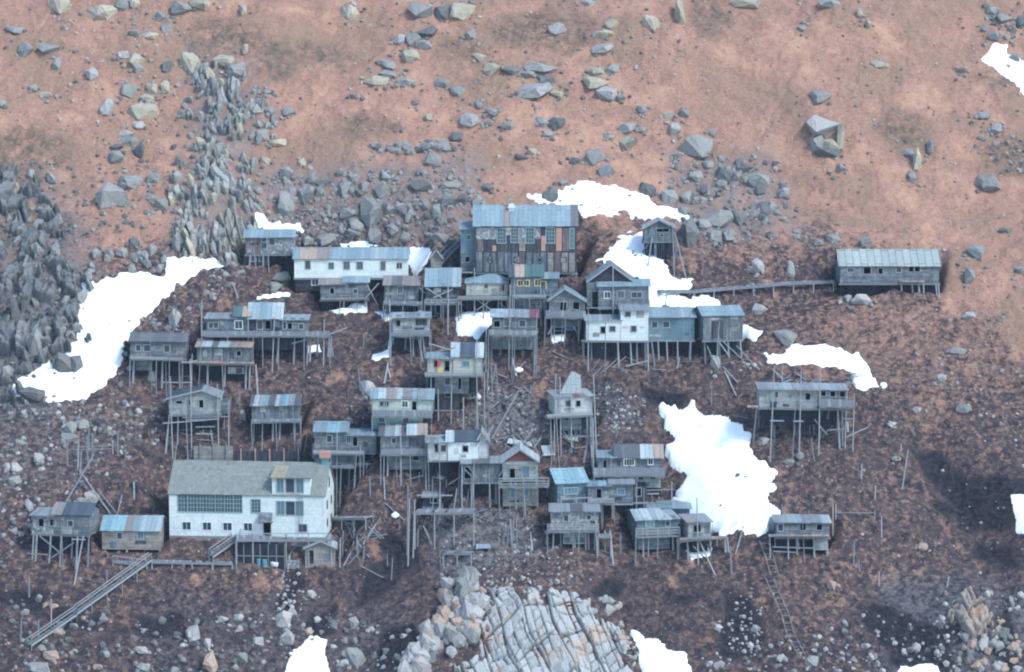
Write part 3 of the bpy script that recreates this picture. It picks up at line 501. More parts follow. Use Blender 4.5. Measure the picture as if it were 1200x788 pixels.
# lower left
def school_x(h, root, L):
    # dormer > wall, roof and windows
    x0, zb = L(548, 236, 0); x1, zt = L(722, 152, 0)
    mb = MB(); wall_front(mb, x0, x1, zb, zt, [hole(L, 570, 160, 600, 222), hole(L, 612, 160, 650, 222), hole(L, 660, 160, 692, 222)], 'white', -.02, .12)
    mb.box(x0, x0+.12, .1, 4.2, zb, zt-.02, 'white'); mb.box(x1-.12, x1, .1, 4.2, zb, zt-.02, 'white'); dm = mb.build('dormer', root)
    mb = MB(); _, zr = L(600, 92, 4.2); n = 6; xa, xb = x0-.2, x1+.35
    for k in range(n):
        a = xa+(xb-xa)*k/n; b = xa+(xb-xa)*(k+1)/n; mb.slab([(a, -.35, zt), (b, -.35, zt), (b, 4.4, zr), (a, 4.4, zr)], .12, RM['q'] if k < 2 else RM['s'])
    mb.build('roof', dm)
    for a, c, m in ((570, 600, 'glassl'), (612, 650, 'glass'), (660, 692, 'glassl')): window(root, L, a, 160, c, 222, 'l' if m == 'glassl' else 'g', -.02)
    mb = MB(); a, z0 = L(490, 358, 0); b, z1 = L(551, 316, 0); mb.slab([(a, -1.2, z0+.12), (b, -1.2, z0+.12), (b, 0, z1), (a, 0, z1)], .1, 'grey'); mb.box(a, a+.08, -1.15, 0, z0-.1, z0+.02, 'grey'); mb.box(b-.08, b, -1.15, 0, z0-.1, z0+.02, 'grey'); mb.build('awning', root)
    mb = MB(); a, z0 = L(765, 110, 4.2); b, z1 = L(795, 60, 4.2); mb.box(a, b, 3.9, 4.7, z0-.8, z1, 'teal'); ch = mb.build('chimney', root)
    mb = MB(); a2, _ = L(756, 60, 4.2); b2, z2 = L(802, 32, 4.2); mb.box(a2, b2, 3.7, 4.9, z1, z2, 'orange'); mb.build('chimney_cap', ch)
    mb = MB()
    for xx in (674, 690):
        a, z0 = L(xx, 405, 0); _, z1 = L(xx, 232, 0); mb.bar((a, -.35, z0), (a, -.15, z1), .05, .05, 'post')
    for k in range(14):
        a, z0 = L(674, 400-k*12, 0); b, _ = L(690, 400-k*12, 0); mb.bar((a, -.33+.014*k, z0), (b, -.33+.014*k, z0), .04, .04, 'post')
    mb.build('ladder', root)
    mb = MB(); a, z0 = L(70, 458, 0); b, z1 = L(782, 430, 0); mb.box(a, b, -.06, 8.5, z0-1.2, z1, 'stone'); mb.build('foundation', root)
    mb = MB(); a, z0 = L(622, 262, 0); b, z1 = L(662, 228, 0); mb.box(a, b, -.03, -.002, z1-.25, z1, 'orange'); mb.build('sign_panel', root)
    mb = MB(); a, z0 = L(386, 600, -1.9); b2, z1 = L(612, 462, -1.9); mb.box(a, b2, -1.9, -1.78, z0, z1, 'tar'); mb.build('underfloor_wall', root)  # framed panel under the deck, near-black to carry the shade of the cavity
    mb = MB()
    for k in range(7): x = a+(b2-a)*k/6; mb.box(x-.05, x+.05, -1.99, -1.905, z0, z1, 'post')
    mb.box(a, b2, -2.0, -1.91, (z0+z1)/2+.3, (z0+z1)/2+.4, 'post'); mb.build('wall_frame', root)
    # gable-end windows on the right wall
    xr = h['xr']
    for yy, zz0, zz1 in ((2.2, 1.0, 2.1), (5.6, 1.0, 2.1), (2.2, 3.2, 4.4), (4.2, 5.6, 7.0), (5.8, 3.2, 4.4)):
        mb = MB(); mb.box(xr+.002, xr+.06, yy-.5, yy+.5, zz0, zz1, 'fg'); wf = mb.build('window', root)
        mb = MB(); mb.box(xr+.061, xr+.07, yy-.4, yy+.4, zz0+.1, zz1-.1, 'glass'); mb.build('pane', wf)
H('schoolhouse', 'big white two-storey schoolhouse with grey-green roof, dormer and a long band of windows', 'schoolhouse', c11, 462, [
    B(72, 790, 236, 430, 'white', ('g', 88, 'ssssssssssss'), [(110, 240, 152, 318, 'm'), (156, 240, 197, 318, 'm'), (200, 240, 240, 318, 'm'), (243, 240, 281, 318, 'm'), (285, 240, 324, 318, 'm'), (328, 240, 366, 318, 'm'), (370, 240, 408, 318, 'm'),
       (452, 258, 493, 318, 'm'), (570, 265, 604, 326, 'l'), (612, 265, 652, 326, 'g'), (658, 265, 692, 326, 'l'), (131, 368, 169, 402, 'w'), (226, 368, 264, 402, 'w'), (321, 368, 360, 402, 'w'), (417, 368, 455, 402, 'w'), (673, 370, 709, 402, 'g'), (508, 360, 542, 428, 'd')], d=8.5, over=.2)],
  d=8.5, yaw=-5, extra=school_x, beams=False, rear=False)
H('stilt_house', 'cabin with a rust-patched dark roof and pale gable end on cross-braced posts, far lower left', 'cabin', c10, 560, [
    B(66, 166, 336, 420, 'peel', ('s', 322, 'kk'), [(97, 350, 122, 386, 'o'), (150, 350, 176, 382, 'o')], d=4), B(166, 335, 328, 425, 'grey', ('g', 276, 'rdddd'), [(235, 355, 258, 380, 'g'), (205, 345, 215, 355, 'b')], d=4.6)],
  posts=[(65, 558), (80, 545), (146, 562), (195, 586), (272, 592), (320, 565), (300, 690, 286), (240, 520)], lines=[(45, 512, 145, 516), (160, 530, 265, 455), (105, 430, 195, 500), (255, 440, 320, 440)], d=4.6, yaw=-8, group=SH)
H('cabin', 'low brown-walled hut with a blue and rust roof between the far-left cabin and the schoolhouse', 'hut', c10, 500, [
    B(392, 656, 402, 490, 'brown', ('g', 338, 'lllrbgg'), [(462, 412, 484, 440, 'g'), (556, 403, 582, 438, 'l')], d=5)],
  posts=[(400, 505), (650, 500), (500, 505), (580, 500)], d=5, yaw=-3, rear=False, beams=False)
H('shed', 'small pale gabled shed with an open door below the right end of the schoolhouse', 'shed', c11, 575, [
    B(700, 838, 480, 572, 'brown', ('f', 450, 'w', 770), [(710, 492, 740, 556, 'o')], d=3.2)], posts=[(705, 585), (830, 585)], d=3.2, rear=False, beams=False, yaw=2)
H('stilt_house', 'tiny board shack on the bare pole platform at the lower centre', 'shack', c12, 395, [
    B(222, 306, 328, 370, 'dark', ('s', 308, 'kkp'), [(255, 330, 285, 352, 'o')], d=3)], posts=[(205, 385), (230, 385), (300, 395, 300, 320), (375, 385, 360, 285)], rails=[], lines=[(190, 318, 355, 318)], d=3, group=SH)
# ---------------------------------------------------------------- place the houses on the slope, cut their footing into it
for h in HOUSES:
    X0, Y0, Zm = h['crop']; m = h['blocks'][0]
    xs = [b['x0'] for b in h['blocks']]+[b['x1'] for b in h['blocks']]
    xc = (min(xs)+max(xs))/2; pxc = X0+xc/Zm; h['pxc'] = pxc
    h['Yw'] = hit(pxc, Y0+h['yf']/Zm)[1] if h['Y'] is None else h['Y']
    h['X'], h['zf'] = P(pxc, Y0+m['yb']/Zm, h['Yw'])
    def L(zx, zy, y0=0, h=h):
        X0, Y0, Zm = h['crop']; x, z = P(X0+zx/Zm, Y0+zy/Zm, h['Yw']+y0); return (x-h['X'])/math.cos(h['yaw']), z-h['zf']
    h['L'] = L
    for b in h['blocks']:
        d = b['d'] or h['d']; (a, zb) = L(b['x0'], b['yb'], b['y0']); (c, _) = L(b['x1'], b['yb'], b['y0'])
        zp = h['zf']+zb-.25; dx = np.maximum(0, np.maximum(h['X']+a-.4-GX, GX-h['X']-c-.4)); dy = np.maximum(0, GY-(h['Yw']+b['y0']+d+.5))
        fy = np.maximum(0, h['Yw']+b['y0']-.6-GY)
        GZ = np.minimum(GZ, zp+np.hypot(dx*1.7, dy*2.3)+fy*4)
        if h['rear'] and b is m:
            fy2 = np.maximum(0, h['Yw']+b['y0']+.7-GY); dx2 = np.maximum(0, np.maximum(h['X']+a-GX, GX-h['X']-c)); dy2 = np.maximum(0, GY-(h['Yw']+b['y0']+d)); GZ = np.where((fy2 < 1) & (dx2 < 3) & (dy2 < 4), np.minimum(GZ, np.maximum(zp-1.9, GZ-2.6)+fy2*3+np.hypot(dx2, dy2)*2.2), GZ)
_s = next(h for h in HOUSES if h['name'] == 'schoolhouse'); _a = _s['L'](72, 430)[0]; _c = _s['L'](790, 430)[0]
_dx = np.maximum(0, np.maximum(_s['X']+_a-GX, GX-_s['X']-_c)); _dy = np.maximum(0, _s['Yw']-.6-GY)
GZ = np.where(GY < _s['Yw']+9, np.maximum(GZ, _s['zf']-.55-2.4*np.hypot(_dx, _dy)), GZ)
for _ in range(10): GZ[1:-1, 1:-1] = (GZ[1:-1, 1:-1]*2+GZ[:-2, 1:-1]+GZ[2:, 1:-1]+GZ[1:-1, :-2]+GZ[1:-1, 2:])/6
_px, _py = proj(GX, GY, GZ)
for _p in ([(15, 447), (70, 418), (98, 352), (95, 332), (150, 320), (240, 303), (272, 308), (205, 338), (150, 395), (125, 452), (70, 473), (14, 468)], [(773, 476), (812, 471), (880, 505), (912, 572), (917, 628), (800, 626), (790, 575), (780, 532)]):
    _b = (_px > 0) & (_px < 960) & (_py > 280) & (_py < 660); _s2 = np.full(GX.shape, -99.0); _s2[_b] = sdist(_px[_b], _py[_b], _p); _i = _s2 > -2
    _A = lambda x, y: np.stack([x*0+1, x, y, x*x*.01, x*y*.01, y*y*.01], -1)
    _co = np.linalg.lstsq(_A(GX[_i], GY[_i]), GZ[_i], rcond=None)[0]; _fit = _A(GX, GY) @ _co; GZ = GZ+(_fit-GZ)*.92*sstep(-14, 4, _s2)
GZ = GZ+MICRO
FR = {'g': 'fg', 'h': 'fg', 'w': 'fw', 'y': 'fy', 'Y': 'fy', 'o': 'fg', 'd': 'fg', 'l': 'fl', 'm': 'fl'}
def hole(L, x0, y0, x1, y1, yy=0):
    a, z1 = L(x0, y0, yy); b, z0 = L(x1, y1, yy); return (a, z0, b, z1)
def wall_front(mb, x0, x1, z0, z1, holes, mat, y, t=.12):
    hs = [(max(a, x0+.02), max(b, z0+.02), min(c, x1-.02), min(d, z1-.02)) for a, b, c, d in holes]; hs = [q for q in hs if q[2] > q[0] and q[3] > q[1]]
    xs = sorted({x0, x1, *[q[0] for q in hs], *[q[2] for q in hs]}); zs = sorted({z0, z1, *[q[1] for q in hs], *[q[3] for q in hs]})
    for i in range(len(xs)-1):       # merge cells of a column that are not holes
        run = None; cx = (xs[i]+xs[i+1])/2
        for j in range(len(zs)-1):
            cz = (zs[j]+zs[j+1])/2; inside = any(a < cx < c and b < cz < d for a, b, c, d in hs)
            if not inside and run is None: run = zs[j]
            if inside and run is not None: mb.box(xs[i], xs[i+1], y, y+t, run, zs[j], mat); run = None
            elif not inside and j == len(zs)-2: mb.box(xs[i], xs[i+1], y, y+t, run, zs[-1], mat); run = None
def window(root, L, x0, y0, x1, y1, k, yy):
    a, z0, b, z1 = hole(L, x0, y0, x1, y1, yy)
    if k in 'bpc':
        mb = MB(); mb.box(a, b, yy-.05, yy-.003, z0, z1, {'b': 'pale', 'p': 'brown', 'c': 'darkv'}[k]); mb.build({'b': 'shutter', 'p': 'wall_patch', 'c': 'door'}[k], root); return
    f = .1 if k != 'o' else .07; mat = FR[k]; mb = MB(); p, q = yy-.06, yy+.03
    mb.box(a-f, a, p, q, z0-f, z1+f, mat); mb.box(b, b+f, p, q, z0-f, z1+f, mat); mb.box(a, b, p, q, z1, z1+f, mat)
    if k not in 'dY': mb.box(a, b, p, q, z0-f, z0, mat)
    if k in 'whyl': mb.box((a+b)/2-.02, (a+b)/2+.02, p+.01, q, z0, z1, mat)
    if k in 'm': mb.box(a, b, p+.012, q-.002, (z0+z1)/2-.03, (z0+z1)/2+.03, mat)
    if k == 'm':
        for t in (1/3, 2/3): mb.box(a+(b-a)*t-.025, a+(b-a)*t+.025, p+.015, q-.004, z0, z1, mat)
        for t in (.25, .75): mb.box(a, b, p+.018, q-.006, z0+(z1-z0)*t-.025, z0+(z1-z0)*t+.025, mat)
    w_ = mb.build('door_frame' if k in 'dY' else 'window', root)
    if k not in 'odY': mb = MB(); mb.box(a, b, yy+.05, yy+.07, z0, z1, 'glassl' if k == 'l' else ('glassm' if k in 'hm' else 'glass')); mb.build('pane', w_)
def ch_ok(s): return not set(s) & set('st')
def roofpanels(mb, s, x0, x1, ya, za, yb_, zb_, t=.09, ov=0.0):
    n = len(s); ws = [random.uniform(.6, 1.5) for _ in s] if 2 < n < 13 and ch_ok(s) else [1]*n; cu = [sum(ws[:k])/sum(ws) for k in range(n+1)]
    for k, ch in enumerate(s):
        a = x0+(x1-x0)*cu[k]; b = x0+(x1-x0)*cu[k+1]; j = random.uniform(0, .05)+.004*(k % 2); e = random.uniform(-.2, .12) if ch_ok(s) else 0
        mb.slab([(a-.01, ya+e, za+j-(.5*e*(za-zb_)/(ya-yb_+1e-6))*0), (b+.01, ya+e, za+j), (b+.01, yb_, zb_+j), (a-.01, yb_, zb_+j)], t, RM[ch])
def block(h, root, b):
    L = h['L']; y0 = b['y0']; d = b['d'] or h['d']; y1 = y0+d; t = .12; mat = b['wall']
    x0, zb = L(b['x0'], b['yb'], y0); x1, zt = L(b['x1'], b['yt'], y0); h['xr'] = x1
    holes = [hole(L, *w_[:4], y0) for w_ in b['wins'] if w_[4] not in 'bpc']
    mb = MB(); r = b['roof']; wall_front(mb, x0, x1, zb, zt, holes, mat, y0, t)
    mb.box(x0+t, x1-t, y0+t, y1-t, zb+.002, zb+.1, 'dark')
    zback = zt; peak = None
    if r and r[0] == 's': zback = L(b['x0'], r[1], y1)[1]; zback = max(zback, zt+.1)
    if r and r[0] == 'g': peak = L(b['x0'], r[1], y0+d/2)[1]
    for xa, xb in ((x0, x0+t), (x1-t, x1)):
        if peak: prof = [(y0+t, zb), (y1, zb), (y1, zt), ((y0+y1)/2, peak-.06), (y0+t, zt)]
        else: prof = [(y0+t, zb), (y1, zb), (y1, zback), (y0+t, zt)]
        mb.prismx(prof, xa, xb, mat)
    mb.box(x0+t, x1-t, y1-t, y1, zb, min(zback, zt+.0) if not r or r[0] != 's' else zback, mat)
    o_ = b['over']
    if r:
        rb = MB()
        if r[0] == 'g':
            sl_ = (peak-zt)/(d/2); roofpanels(rb, r[2], x0-o_, x1+o_, y0-o_, zt-sl_*o_+.1, y0+d/2, peak+.1); roofpanels(rb, r[2], x0-o_, x1+o_, y1+o_, zt-sl_*o_+.1, y0+d/2+.001, peak+.098)
            # the far slope is laid with its order reversed so its faces point up
            for i in range(len(r[2])*8, len(r[2])*16): pass
        elif r[0] == 's':
            sl_ = (zback-zt)/d; roofpanels(rb, r[2], x0-o_, x1+o_, y0-o_-.1, zt-sl_*(o_+.1)+.1, y1+o_, zback+sl_*o_+.1)
        elif r[0] == 'f':
            xp, zp = L(r[3], r[1], y0); gm = r[4] if len(r) > 4 else mat
            mb.prism([(x0, zt), (x1, zt), (xp, zp)], y0+.002, y0+t, gm); mb.prism([(x0, zt), (x1, zt), (xp, zp)], y1-t, y1-.002, mat)
            n = 3
            for side, (xa, ch) in enumerate(((x0, r[2][0]), (x1, r[2][-1]))):
                sg = -1 if side == 0 else 1; sl_ = (zp-zt)/abs(xp-xa+1e-6); xe = xa+sg*o_; ze = zt-sl_*o_+.09
                for k in range(n):
                    ya = y0-o_-.1+(d+2*o_)*k/n; yb2 = y0-o_-.1+(d+2*o_)*(k+1)/n; j = random.uniform(0, .03)
                    q = [(xe, ya, ze+j), (xp, ya, zp+.09+j), (xp, yb2, zp+.09+j), (xe, yb2, ze+j)]
                    if side: q = [q[1], q[0], q[3], q[2]]
                    rb.slab(q, .09, RM[ch])
            if gm != mat or True:      # barge boards
                rb.bar((x0-o_, y0-o_-.13, zt-.1), (xp, y0-o_-.13, zp+.06), .06, .2, 'postp'); rb.bar((x1+o_, y0-o_-.13, zt-.1), (xp, y0-o_-.13, zp+.06), .06, .2, 'postp')
        elif r[0] == 'h':
            xp, zp = L(r[3], r[1], y0+d/2); ax, bx_ = x0-o_, x1+o_; ay, by = y0-o_, y1+o_; z_ = zt+.05; c = RM[r[2][0]]
            rb.add([(ax, ay, z_), (bx_, ay, z_), (bx_, by, z_), (ax, by, z_), (xp-.5, y0+d/2, zp), (xp+.5, y0+d/2, zp), (ax, ay, z_-.1), (bx_, ay, z_-.1), (bx_, by, z_-.1), (ax, by, z_-.1)],
                   [(0, 1, 5, 4), (1, 2, 5), (2, 3, 4, 5), (3, 0, 4), (0, 6, 7, 1), (1, 7, 8, 2), (2, 8, 9, 3), (3, 9, 6, 0), (9, 8, 7, 6)], c)
        rb.build('roof', root)
        if r[0] in 'gs' and len(r[2]) >= 2:      # poles and stones lying on the roof edge
            pass
    mb.build('wall', root)
    for w_ in b['wins']: window(root, L, *w_, y0)
    if mat in ('white', 'whitew', 'cream', 'pgreen'):
        cb = MB(); cb.box(x0-.03, x0+.12, y0-.03, y0-.003, zb, zt, 'fw' if mat == 'white' else 'postp'); cb.build('trim', root); cb = MB(); cb.box(x1-.12, x1+.03, y0-.03, y0-.003, zb, zt, 'fw' if mat == 'white' else 'postp'); cb.build('trim', root)
def local(h, wx, wy):
    c, s = math.cos(-h['yaw']), math.sin(-h['yaw']); dx, dy = wx-h['X'], wy-h['Yw']; return dx*c-dy*s, dx*s+dy*c
def worldp(h, x, y):
    c, s = math.cos(h['yaw']), math.sin(h['yaw']); return h['X']+x*c-y*s, h['Yw']+x*s+y*c
def gz(h, x, y): wx, wy = worldp(h, x, y); return samp(wx, wy)-h['zf']
def post(h, root, x, ztop, y, xf, yfy, pale=False, r=None):
    zb = gz(h, xf, yfy)-.35
    if zb > min(ztop, 0)-.25: return
    r = r or random.uniform(.10, .145); mb = MB(); k = random.uniform(-.06, .06)
    mb.tube((xf+k, yfy, zb), (x, y, ztop), r*1.1, r*.85, 'postp' if pale else 'post'); mb.build('post', root)
def build_house(h):
    X0, Y0, Zm = h['crop']; L = h['L']; root = empty(h['name'], (h['X'], h['Yw'], h['zf']), h['yaw']); root.rotation_euler[1] = random.uniform(-.022, .022) if h['rear'] and h['name'] == 'stilt_house' else 0; tag(root, h['label'], h['cat'], h['group'])
    for b in h['blocks']: block(h, root, b)
    main = [b for b in h['blocks'] if b['y0'] < .35]; mx0 = min(L(b['x0'], b['yb'])[0] for b in main); mx1 = max(L(b['x1'], b['yb'])[0] for b in main); d = h['d']
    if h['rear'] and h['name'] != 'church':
        yy = max([b['y0'] for b in h['blocks']]+[.5])+.75; n = int((mx1-mx0)/.33); mb = MB(); ok = 0  # recessed dark boards, added so the open space under the floor looks shaded
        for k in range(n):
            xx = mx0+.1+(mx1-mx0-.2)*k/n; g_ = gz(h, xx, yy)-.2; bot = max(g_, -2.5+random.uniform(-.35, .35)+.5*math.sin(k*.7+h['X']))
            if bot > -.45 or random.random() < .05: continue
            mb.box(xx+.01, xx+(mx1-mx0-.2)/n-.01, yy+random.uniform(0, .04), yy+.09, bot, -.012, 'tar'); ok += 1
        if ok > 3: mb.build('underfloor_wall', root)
    for b in main:
        (a_, zb_), (c_, zt_) = L(b['x0'], b['yb'], b['y0']), L(b['x1'], b['yt'], b['y0']); hs = [hole(L, *w_[:4], b['y0']) for w_ in b['wins']]; made = 0
        for _ in range(14):
            w1 = random.uniform(.5, 1.5); h1 = random.uniform(.25, .9); x_ = random.uniform(a_+.05, max(a_+.06, c_-w1-.05)); z_ = random.uniform(zb_+.05, max(zb_+.06, zt_-h1-.08))
            if c_-a_ < 2 or made > 2 or x_+w1 > c_ or any(x_ < q[2]+.15 and x_+w1 > q[0]-.15 and z_ < q[3]+.15 and z_+h1 > q[1]-.15 for q in hs) or h['name'] in ('church', 'schoolhouse', 'long_house'): continue
            hs.append((x_, z_, x_+w1, z_+h1)); mb = MB(); mb.box(x_, x_+w1, b['y0']-.035, b['y0']-.003, z_, z_+h1, random.choice(['pale', 'grey', 'greyv', 'brown', 'blue', 'darkv', 'grey'] if b['wall'] not in ('white', 'whitew', 'cream', 'pgreen') else ['pale', 'whitew'])); mb.build('wall_patch', root); made += 1
    if h['name'] == 'stilt_house':
        for _ in range(random.randint(1, 3)):
            xx = random.uniform(mx0-.3, mx1+.3); zt_ = random.uniform(.5, 3.6); post(h, root, xx, zt_, random.uniform(-1.1, -.3), xx+random.uniform(-.4, .4), random.uniform(-1.3, -.4), pale=random.random() < .5, r=.055)
    if h['beams']:
        mb = MB()
        for yy in (.06, d*.5, d-.2): mb.box(mx0-.15, mx1+.15, yy, yy+.18, -.25, -.01, 'post')
        mb.build('floor_beam', root)
    for p in h['posts']:
        x = p[0]; fy = p[1]; fx = p[2] if len(p) > 2 else x; top = p[3] if len(p) > 3 else None
        wx, wy, wz = hit(X0+fx/Zm, Y0+fy/Zm); lx, ly = local(h, wx, wy); ly = min(max(ly, -2.2), d-.3)
        x_, _ = L(x, 0 if top is None else top, 0); xf_, _ = L(fx, fy, 0)
        if top is not None:
            yy = min(ly, -.3) if ly < 1 else -.3; _, zt = L(x, top, yy); post(h, root, x_, zt, -.28, xf_, min(yy, ly, -.28), pale=True, r=.085)
        else:
            slant = abs(fx-x) > 3; ty = max(ly, .12); yy = ly if ly > -1.2 else -1.2
            post(h, root, x_, -.02, ty if not slant else .1, xf_, ly if slant else ty, pale=ty < .5)
    if h['rear']:
        n = int((mx1-mx0)/3.2)+1
        for row in (.5, .8):
            for k in range(n):
                x = mx0+.2+(mx1-mx0-.4)*(k+random.uniform(.1, .9))/n; post(h, root, x, -.02, d*row, x+random.uniform(-.15, .15), d*row, r=.08)
    for (x0, x1, yt, yb, kind) in h['rails']:
        yy = -.95; a, zb = L(x0, yb, yy); b, zt = L(x1, yt, yy)
        if kind == 'e':
            mb = MB(); n = max(3, int((b-a)/.5)); zt = max(zt, zb+.12)
            for k in range(n): j = random.uniform(-.12, .12); mb.box(a+(b-a)*k/n+.01, a+(b-a)*(k+1)/n-.01, yy+j, .0 if a < mx1 else 2, zt-.07, zt, 'postr' if random.random() < .4 else 'post')
            mb.box(a, b, yy+.15, yy+.3, zt-.2, zt-.075, 'postr'); mb.build('deck', root); continue
        mb = MB(); n = max(3, int((b-a)/.45))
        for k in range(n): j = random.uniform(-.08, .08); mb.box(a+(b-a)*k/n+.01, a+(b-a)*(k+1)/n-.01, yy+j-.05, -.01, zb-.06, zb, 'post')
        mb.box(a, b, yy, yy+.14, zb-.22, zb-.065, 'post'); dk = mb.build('deck', root)
        hgt = max(zt-zb, .25); mb = MB()
        if kind == 's':
            n = max(4, int((b-a)/.34))
            for k in range(n):
                xx = a+(b-a)*k/n; mb.box(xx+.015, xx+(b-a)/n-.015, yy-.03, yy, zb+.02, zb+hgt+random.uniform(-.08, .05), 'postp' if random.random() < .2 else 'post')
        else:
            n = max(2, int((b-a)/1.3))
            for k in range(n+1): xx = a+(b-a)*k/n; mb.box(xx-.05, xx+.05, yy-.02, yy+.06, zb+.001, zb+hgt, 'postp')
            for t in ((.5, 1) if kind == 'o' else (.35, .68, 1)): mb.bar((a, yy-.05, zb+hgt*t-.05+random.uniform(-.04, .04)), (b, yy-.05, zb+hgt*t-.05+random.uniform(-.04, .04)), .04, .12, 'postp')
        mb.build('railing', root)
        for k in range(max(2, int((b-a)/3))+1):
            n_ = max(2, int((b-a)/3)); xx = a+(b-a)*k/n_; gzz = gz(h, xx, yy+.05)
            if zb-gzz < 6: post(h, root, xx, zb-.02, yy+.05, xx+random.uniform(-.1, .1), yy+.05, r=.08)
    for (x0, y0, x1, y1) in h['lines']:
        a, za = L(x0, y0, -.4); b, zb = L(x1, y1, -.4); mb = MB(); mb.bar((a, -.42, za), (b, -.34, zb), .09, .15, 'postp' if random.random() < .6 else 'post'); mb.build('brace', root)
    if h['extra']: h['extra'](h, root, L)
    # loose poles and stones weighing down tin roofs are too small to single out and stay with the roof
for h in HOUSES: build_house(h)
# ---------------------------------------------------------------- ground sheet with zones of dry grass, brown tundra, dark soil with painted hollow shade, moss and scree
PX, PY = proj(GX, GY, GZ)
near = (PX > -260) & (PX < 1460) & (PY > -200) & (PY < 1000)
nz = 26*fbm(GX, GY, 9, 3, 31)+14*gnoise(GX/2.2, GY/2.2, 33)
ln = np.interp(PX, [-300, 0, 100, 200, 300, 420, 550, 700, 800, 900, 1000, 1100, 1200, 1500], [300, 300, 290, 285, 262, 265, 275, 255, 262, 275, 292, 330, 420, 560])
dry = sstep(62, -50, PY-ln+nz*1.3)
dry = dry*(1-.45*sstep(.35, 1.2, fbm(GX, GY*1.6, 8, 3, 91))*sstep(60, 260, PY+30))
dry = np.maximum(dry, .42*sstep(330, 60, np.abs(PX-1090))*sstep(120, 20, np.abs(PY-400)))
dry = np.maximum(dry, .40*sstep(60, 10, np.abs(PX-1090))*sstep(70, 10, np.abs(PY-470)))
dry = np.maximum(dry, .55*sstep(.25, 1.0, fbm(GX, GY, 5, 3, 41)+.4*gnoise(GX/1.3, GY/1.1, 43)))
def soft(polys, w, n=1.0):
    m = np.zeros(GX.shape)
    for p in polys:
        P_ = np.array(p); bx = (PX > P_[:, 0].min()-40) & (PX < P_[:, 0].max()+40) & (PY > P_[:, 1].min()-40) & (PY < P_[:, 1].max()+40)
        if not bx.any(): continue
        s_ = sdist(PX[bx], PY[bx], p)+nz[bx]*.35*n; m[bx] = np.maximum(m[bx], sstep(-w, w, s_))
    return m
def ell(cx, cy, rx, ry, rot=0, n=10): return [(cx+rx*math.cos(t)*math.cos(rot)-ry*math.sin(t)*math.sin(rot), cy+rx*math.cos(t)*math.sin(rot)+ry*math.sin(t)*math.cos(rot)) for t in [2*math.pi*i/n for i in range(n)]]
dark = soft([[(1065, 525), (1100, 530), (1140, 570), (1150, 620), (1120, 612), (1085, 570)], [(1095, 565), (1175, 560), (1200, 570), (1185, 620), (1130, 625)], [(1140, 635), (1185, 640), (1190, 665), (1150, 655)],
    [(855, 695), (880, 700), (893, 730), (885, 765), (860, 770), (852, 730)], [(440, 665), (485, 630), (490, 660), (440, 700), (410, 720)], [(360, 720), (400, 700), (395, 740), (360, 745)], [(455, 740), (480, 735), (490, 760), (440, 788), (430, 788)],
    [(160, 720), (215, 725), (225, 745), (170, 750), (120, 745)], [(1040, 715), (1120, 735), (1110, 788), (1040, 785)], ell(530, 715, 12, 22), [(340, 670), (358, 680), (345, 715), (330, 720)], ell(770, 465, 30, 16), ell(1030, 725, 12, 8),
    ell(800, 700, 22, 10), ell(715, 688, 16, 10), ell(1125, 600, 40, 14, .3), ell(20, 700, 30, 10), ell(90, 730, 26, 8), ell(1180, 740, 14, 40), ell(460, 640, 16, 12)], 12, 1.3)
moss = soft([ell(265, 45, 40, 22), ell(320, 75, 30, 24, .3), ell(380, 68, 30, 14, .4), ell(35, 178, 55, 34), ell(640, 35, 60, 22), ell(530, 55, 24, 12), ell(830, 22, 26, 26), ell(1060, 150, 26, 36, -.5), ell(1175, 185, 36, 26, .4), ell(20, 265, 30, 40),
    ell(430, 148, 40, 12), ell(1170, 90, 30, 14)], 12)
stone = np.maximum(.4*soft([[(-60, 480), (200, 480), (80, 560), (-60, 600)], [(180, 700), (480, 700), (480, 850), (180, 850)]], 22), soft([[(-60, 200), (60, 200), (110, 290), (130, 330), (100, 420), (60, 490), (-60, 490)], [(225, 60), (300, 75), (300, 120), (290, 200), (315, 300), (195, 300), (220, 180)], [(300, 200), (560, 180), (560, 285), (300, 275)],
    [(780, 180), (900, 180), (940, 270), (790, 290)], [(490, 590), (600, 590), (640, 650), (520, 680)], ell(600, 490, 50, 30), ell(720, 480, 30, 24), [(1040, 680), (1240, 680), (1240, 850), (1040, 850)], ell(560, 640, 60, 20)], 22))
dark = np.maximum(dark, .85*sstep(.72, 1.05, fbm(GX, GY, 2.6, 3, 61))*(1-dry))  # small random spots paint the shade of holes and rocks into the soil mask
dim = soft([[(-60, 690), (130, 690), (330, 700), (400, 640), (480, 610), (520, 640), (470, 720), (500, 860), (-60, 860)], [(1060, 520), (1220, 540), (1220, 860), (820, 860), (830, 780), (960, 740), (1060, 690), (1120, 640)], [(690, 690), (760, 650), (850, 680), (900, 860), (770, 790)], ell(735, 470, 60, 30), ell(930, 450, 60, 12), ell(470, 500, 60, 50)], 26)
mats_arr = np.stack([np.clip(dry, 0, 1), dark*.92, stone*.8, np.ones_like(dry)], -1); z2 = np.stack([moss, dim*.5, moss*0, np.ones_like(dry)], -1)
ny, nx = GX.shape
vs = np.stack([GX, GY, GZ], -1).reshape(-1, 3); idx = np.arange(ny*nx).reshape(ny, nx)
fs = np.stack([idx[:-1, :-1], idx[:-1, 1:], idx[1:, 1:], idx[1:, :-1]], -1).reshape(-1, 4)
